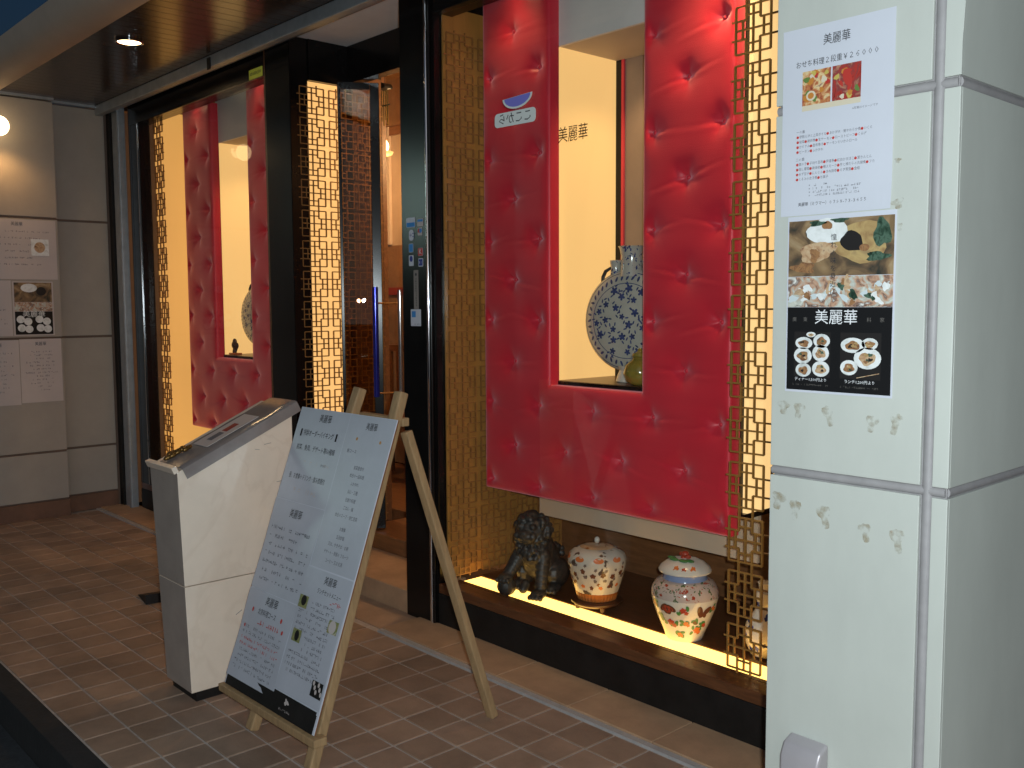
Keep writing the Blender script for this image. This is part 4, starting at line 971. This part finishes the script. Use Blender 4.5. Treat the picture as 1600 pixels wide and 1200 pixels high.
def s_tl(q, w, h):
    q.text('美麗華', .02, h*.40, .034, 0, sx=.8); q.rect(-.125, -.115, h*.19, h*.27, 0, 2); q.rect(.115, .125, h*.19, h*.27, 0, 2)
    q.text('特製オーダーバイキング', 0, h*.23, .026, 0, sx=.72); q.text('前菜、魚貝、デザート等50種類', .005, h*.07, .024, 0, sx=.78)
    q.lines(-.05, .12, -h*.08, .016, 6, fill=.5); q.text('（90分）', .085, -h*.08, .013, 1)
    q.text('昼、お食事＋ドリンク・飲み放題付', 0, -h*.24, .024, 0, sx=.64); q.lines(-.12, .11, -h*.38, .02, 6, fill=.45)
def s_tr(q, w, h):
    q.text('美麗華', .01, h*.43, .03, 0, sx=.75); q.ell(-.06, h*.345, .006, .006, 4); q.ell(.08, h*.345, .006, .006, 4)
    q.text('昼コース', -.07, h*.26, .015, 1)
    for k, s in enumerate(('前菜盛合せ', '本日の一品料理', 'ふかひれ', '点心・三種', '日替り料理', 'ごはん・麺', '本日のスープ・杏仁豆腐', 'お食事', '五目炒飯', '又は、やきそば・お粥', 'デザート・季節の フルーツ', 'コーヒー 又は 紅茶')):
        q.text(s, .0, h*(.16-.052*k-(.03 if k > 6 else 0)), .0155, 1, sx=.8)
def s_ml(q, w, h):
    q.text('美麗華', 0, h*.37, .036, 0, sx=.78)
    for k in range(7): q.lines(-.14, .07 if k else .12, h*(.19-.095*k), .014, 1, fill=.7); q.lines(.09, .14, h*(.19-.095*k), .014, 1, fill=.5)
def s_bl(q, w, h):
    q.text('美麗華', .01, h*.41, .036, 0, sx=.78); q.text('北京料理コース', 0, h*.28, .024, 0, sx=.75)
    for x in (-.1, .1): q.ell(x, h*.28, .006, .009, 2, 2, 8)
    q.lines(-.06, .1, h*.17, .018, 2, fill=.9)
    for k in range(8): q.lines(-.135, .13, h*(.08-.065*k), .012, 2 if k in (2, 3) else 1, fill=.75)
    q.ell(.125, h*.17, .006, .008, 2, 2, 8); q.ell(-.13, h*.08, .005, .007, 2, 3, 8)
def s_br(q, w, h):
    q.text('美麗華', .02, h*.43, .032, 0, sx=.78); q.text('ランチセットメニュー', .03, h*.34, .02, 0, sx=.72); q.lines(.05, .11, h*.285, .016, 2)
    for k in range(13): q.lines(-.12+(.07 if k < 2 or 6 < k < 9 else 0), .09, h*(.24-.047*k), .012, 1, fill=.75)
    q.rect(-.13, -.075, h*.17, h*.27, 3, 4); q.ell(-.1, h*.23, .016, .018, 5, 5); q.rect(.075, .13, h*.07, h*.17, 3, 4); q.ell(.1, h*.12, .02, .022, 6, 5)
    q.rect(-.12, -.065, -h*.1, h*.0, 3, 4); q.ell(-.09, -h*.05, .014, .018, 5, 5); q.rect(.07, .135, -h*.42, -h*.30, 5, 4)
    for k in range(6): q.ell(.08+.01*k, -h*(.32+.03*(k % 3)), .006, .008, 6, 5)
sheet(.002, .338, .70, 1.053, s_tl, 'top left menu sheet with bold Japanese headings', 0, .001)
sheet(.34, .613, .505, 1.053, s_tr, 'top right menu sheet with a column of small lines', 0, .001)
sheet(.002, .338, .36, .698, s_ml, 'middle left menu sheet with long small lines', 0, .004)
sheet(.004, .33, .035, .357, s_bl, 'bottom left menu sheet with red print', 1, .006)
sheet(.333, .612, .075, .50, s_br, 'bottom right menu sheet with small food photos', 1, .006)
q = Print(); q.rect(.0, .27, .002, .072, 5, 1); q.ell(.09, .05, .013, .009, 6, 2, wob=.3); q.lines(.05, .12, .022, .007, 6, 2); q.build('dark_print_strip', INKS+[M['ink'], M['ink'], M['blackmat'], M['dimpaper']], bd, (.03, -.004, 0))

# ================================================================== STICKERS AND DECALS ON GLASS
def sticker(loc, w, h, label, draw=None, mt=None, name='sticker', cat='sticker', group=None, rnd=.15):
    q = Print(); c = rnd*min(w, h); pts = []
    for cx, cz, a0_ in ((w/2-c, h/2-c, 0), (-w/2+c, h/2-c, 90), (-w/2+c, -h/2+c, 180), (w/2-c, -h/2+c, 270)):
        for k in range(5): t_ = R(a0_+k*22.5); pts.append((cx+c*math.cos(t_), cz+c*math.sin(t_)))
    b = MB().prism(pts, 'y', -.0008, 0); o = b.build(name, mt or M['paper'], None, loc); tag(o, label, cat, group)
    if draw: draw(q); q.build('printed_mark', [M['ink'], flat('mark_blue', (.05, .25, .6)), M['redink'], M['paleink'], flat('mark_navy', (.03, .05, .25))] if 'mark_blue' not in bpy.data.materials else [M['ink'], bpy.data.materials['mark_blue'], M['redink'], M['paleink'], bpy.data.materials['mark_navy']], o)
    return o
PY = 2.6868; G = 'stickers on the black entrance post'
sticker((-3.645, PY, 1.88), .07, .045, 'white sticker with blue wave at the top left of the post', lambda q: q.rect(-.032, .032, -.02, .0, 1, 0), group=G)
sticker((-3.572, PY, 1.876), .045, .035, 'pale grey sticker at the top right of the post', lambda q: q.rect(-.02, .02, .004, .014, 1), M['dimpaper'], group=G)
sticker((-3.642, PY, 1.822), .036, .05, 'rounded white card sticker, second in the left column', lambda q: q.lines(-.012, .012, 0, .02, 4), rnd=.4, group=G)
sticker((-3.575, PY, 1.835), .034, .036, 'dull round emblem sticker, second in the right column', lambda q: (q.ell(-.006, .004, .01, .01, 2), q.ell(.006, .004, .01, .01, 1, 1)), M['dimpaper'], group=G)
sticker((-3.645, PY, 1.763), .034, .04, 'light blue square sticker, third in the left column', lambda q: q.rect(-.015, .015, -.018, .018, 1), group=G)
sticker((-3.573, PY, 1.742), .038, .036, 'red and white sticker, third in the right column', lambda q: (q.rect(-.018, .018, -.017, .017, 2), q.text('K', 0, 0, .034, 3)), group=G)
sticker((-3.645, PY, 1.705), .036, .05, 'white sticker with dark oval, lowest of the left column', lambda q: q.ell(0, .008, .012, .014, 4), group=G)
sticker((-3.572, PY, 1.694), .036, .038, 'blue lettered card sticker, lowest of the right column', lambda q: (q.rect(-.015, .015, -.015, .015, 4), q.lines(-.012, .012, 0, .012, 3)), group=G)
sticker((-3.61, PY, 1.57), .036, .18, 'tall grey strip label with vertical script on the post', lambda q: (q.ell(0, .07, .007, .007, 0), [q.rect(-.003+random.uniform(-.002, .002), .003, -.075+.011*k, -.069+.011*k, 0) for k in range(12)]), mat('grey_label', (.25, .22, .2), .5), rnd=.05)
sticker((-3.615, PY, 1.44), .078, .078, 'square white notice with a blue block on the post', lambda q: (q.rect(-.03, .0, .002, .03, 1), q.lines(-.015, .03, -.03, .006, 0)), rnd=.05)
GY = 2.7289
M['decal'] = mat('white_decal', (.86, .92, .9), .4, var=.03)
o = sticker((-2.973, GY, 2.266), .25, .058, 'white rounded sign on the glass with mirrored hiragana', lambda q: q.text('ここから', 0, -.001, .05, 0, 2, sx=1.05, flip=True), M['decal'], 'glass_sign', 'sign', rnd=.3)
o.rotation_euler = (0, R(.8), 0)
q = Print(); arc = [(.09*math.cos(R(a)), .09*math.sin(R(a))*.55) for a in range(180, 361, 12)]
b = MB().prism(arc, 'y', -.0008, 0); o = b.build('glass_decal', M['decal'], None, (-2.958, GY, 2.352), (0, R(-2), 0)); tag(o, 'blue half moon decal with white rim above the mirrored sign', 'decal')
q.poly([(x*.88, z*.82-.001) for x, z in arc], 0); q.build('blue_fill', flat('decal_blue', (.25, .25, .8)), o)
q = Print(); q.text('美麗華', 0, 0, .066, 0, sx=.82); o = q.build('glass_lettering', flat('decal_brown', (.06, .03, .012)), None, (-2.64, GY+.001, 2.155)); tag(o, 'dark brown Japanese name lettered on the near window glass', 'lettering')
ys = sticker((-5.125, 2.6985, 2.822), .16, .055, 'yellow sticker on the black header of the far window', lambda q: q.text('自動扉通路注意中', 0, 0, .02, 0, sx=.85), mat('yellow_sticker', (.95, .95, .1), .5, var=.03), rnd=.08)
# tall lit sign across the street, seen mirrored in the glass
sg = thing('street_sign', 'tall lit white and green sign across the street', 'sign', (-14.5, -5.6, 2.75))
bx('box', M['sign'], sg, -.55, .55, 0, .2, 0, 1.35, .04); bx('frame', M['steel'], sg, -.6, .6, -.1, -.005, -.05, 1.4); bx('post', M['steel'], sg, -.05, .05, -.2, -.105, -2.9, 1.4)
b = MB()
for k, z in enumerate((.35, 1.0)):
    for dx, dz, w, h in ((-.2, .12, .25, .05), (-.1, 0, .05, .4), (.2, 0, .05, .42), (-.2, -.1, .2, .05), (.08, .05, .05, .2)): b.box(dx-w/2, dx+w/2, .2005, .206, z+dz-h/2, z+dz+h/2)
b.build('green_strokes', flat('sign_green', (.03, .2, .1)), sg)
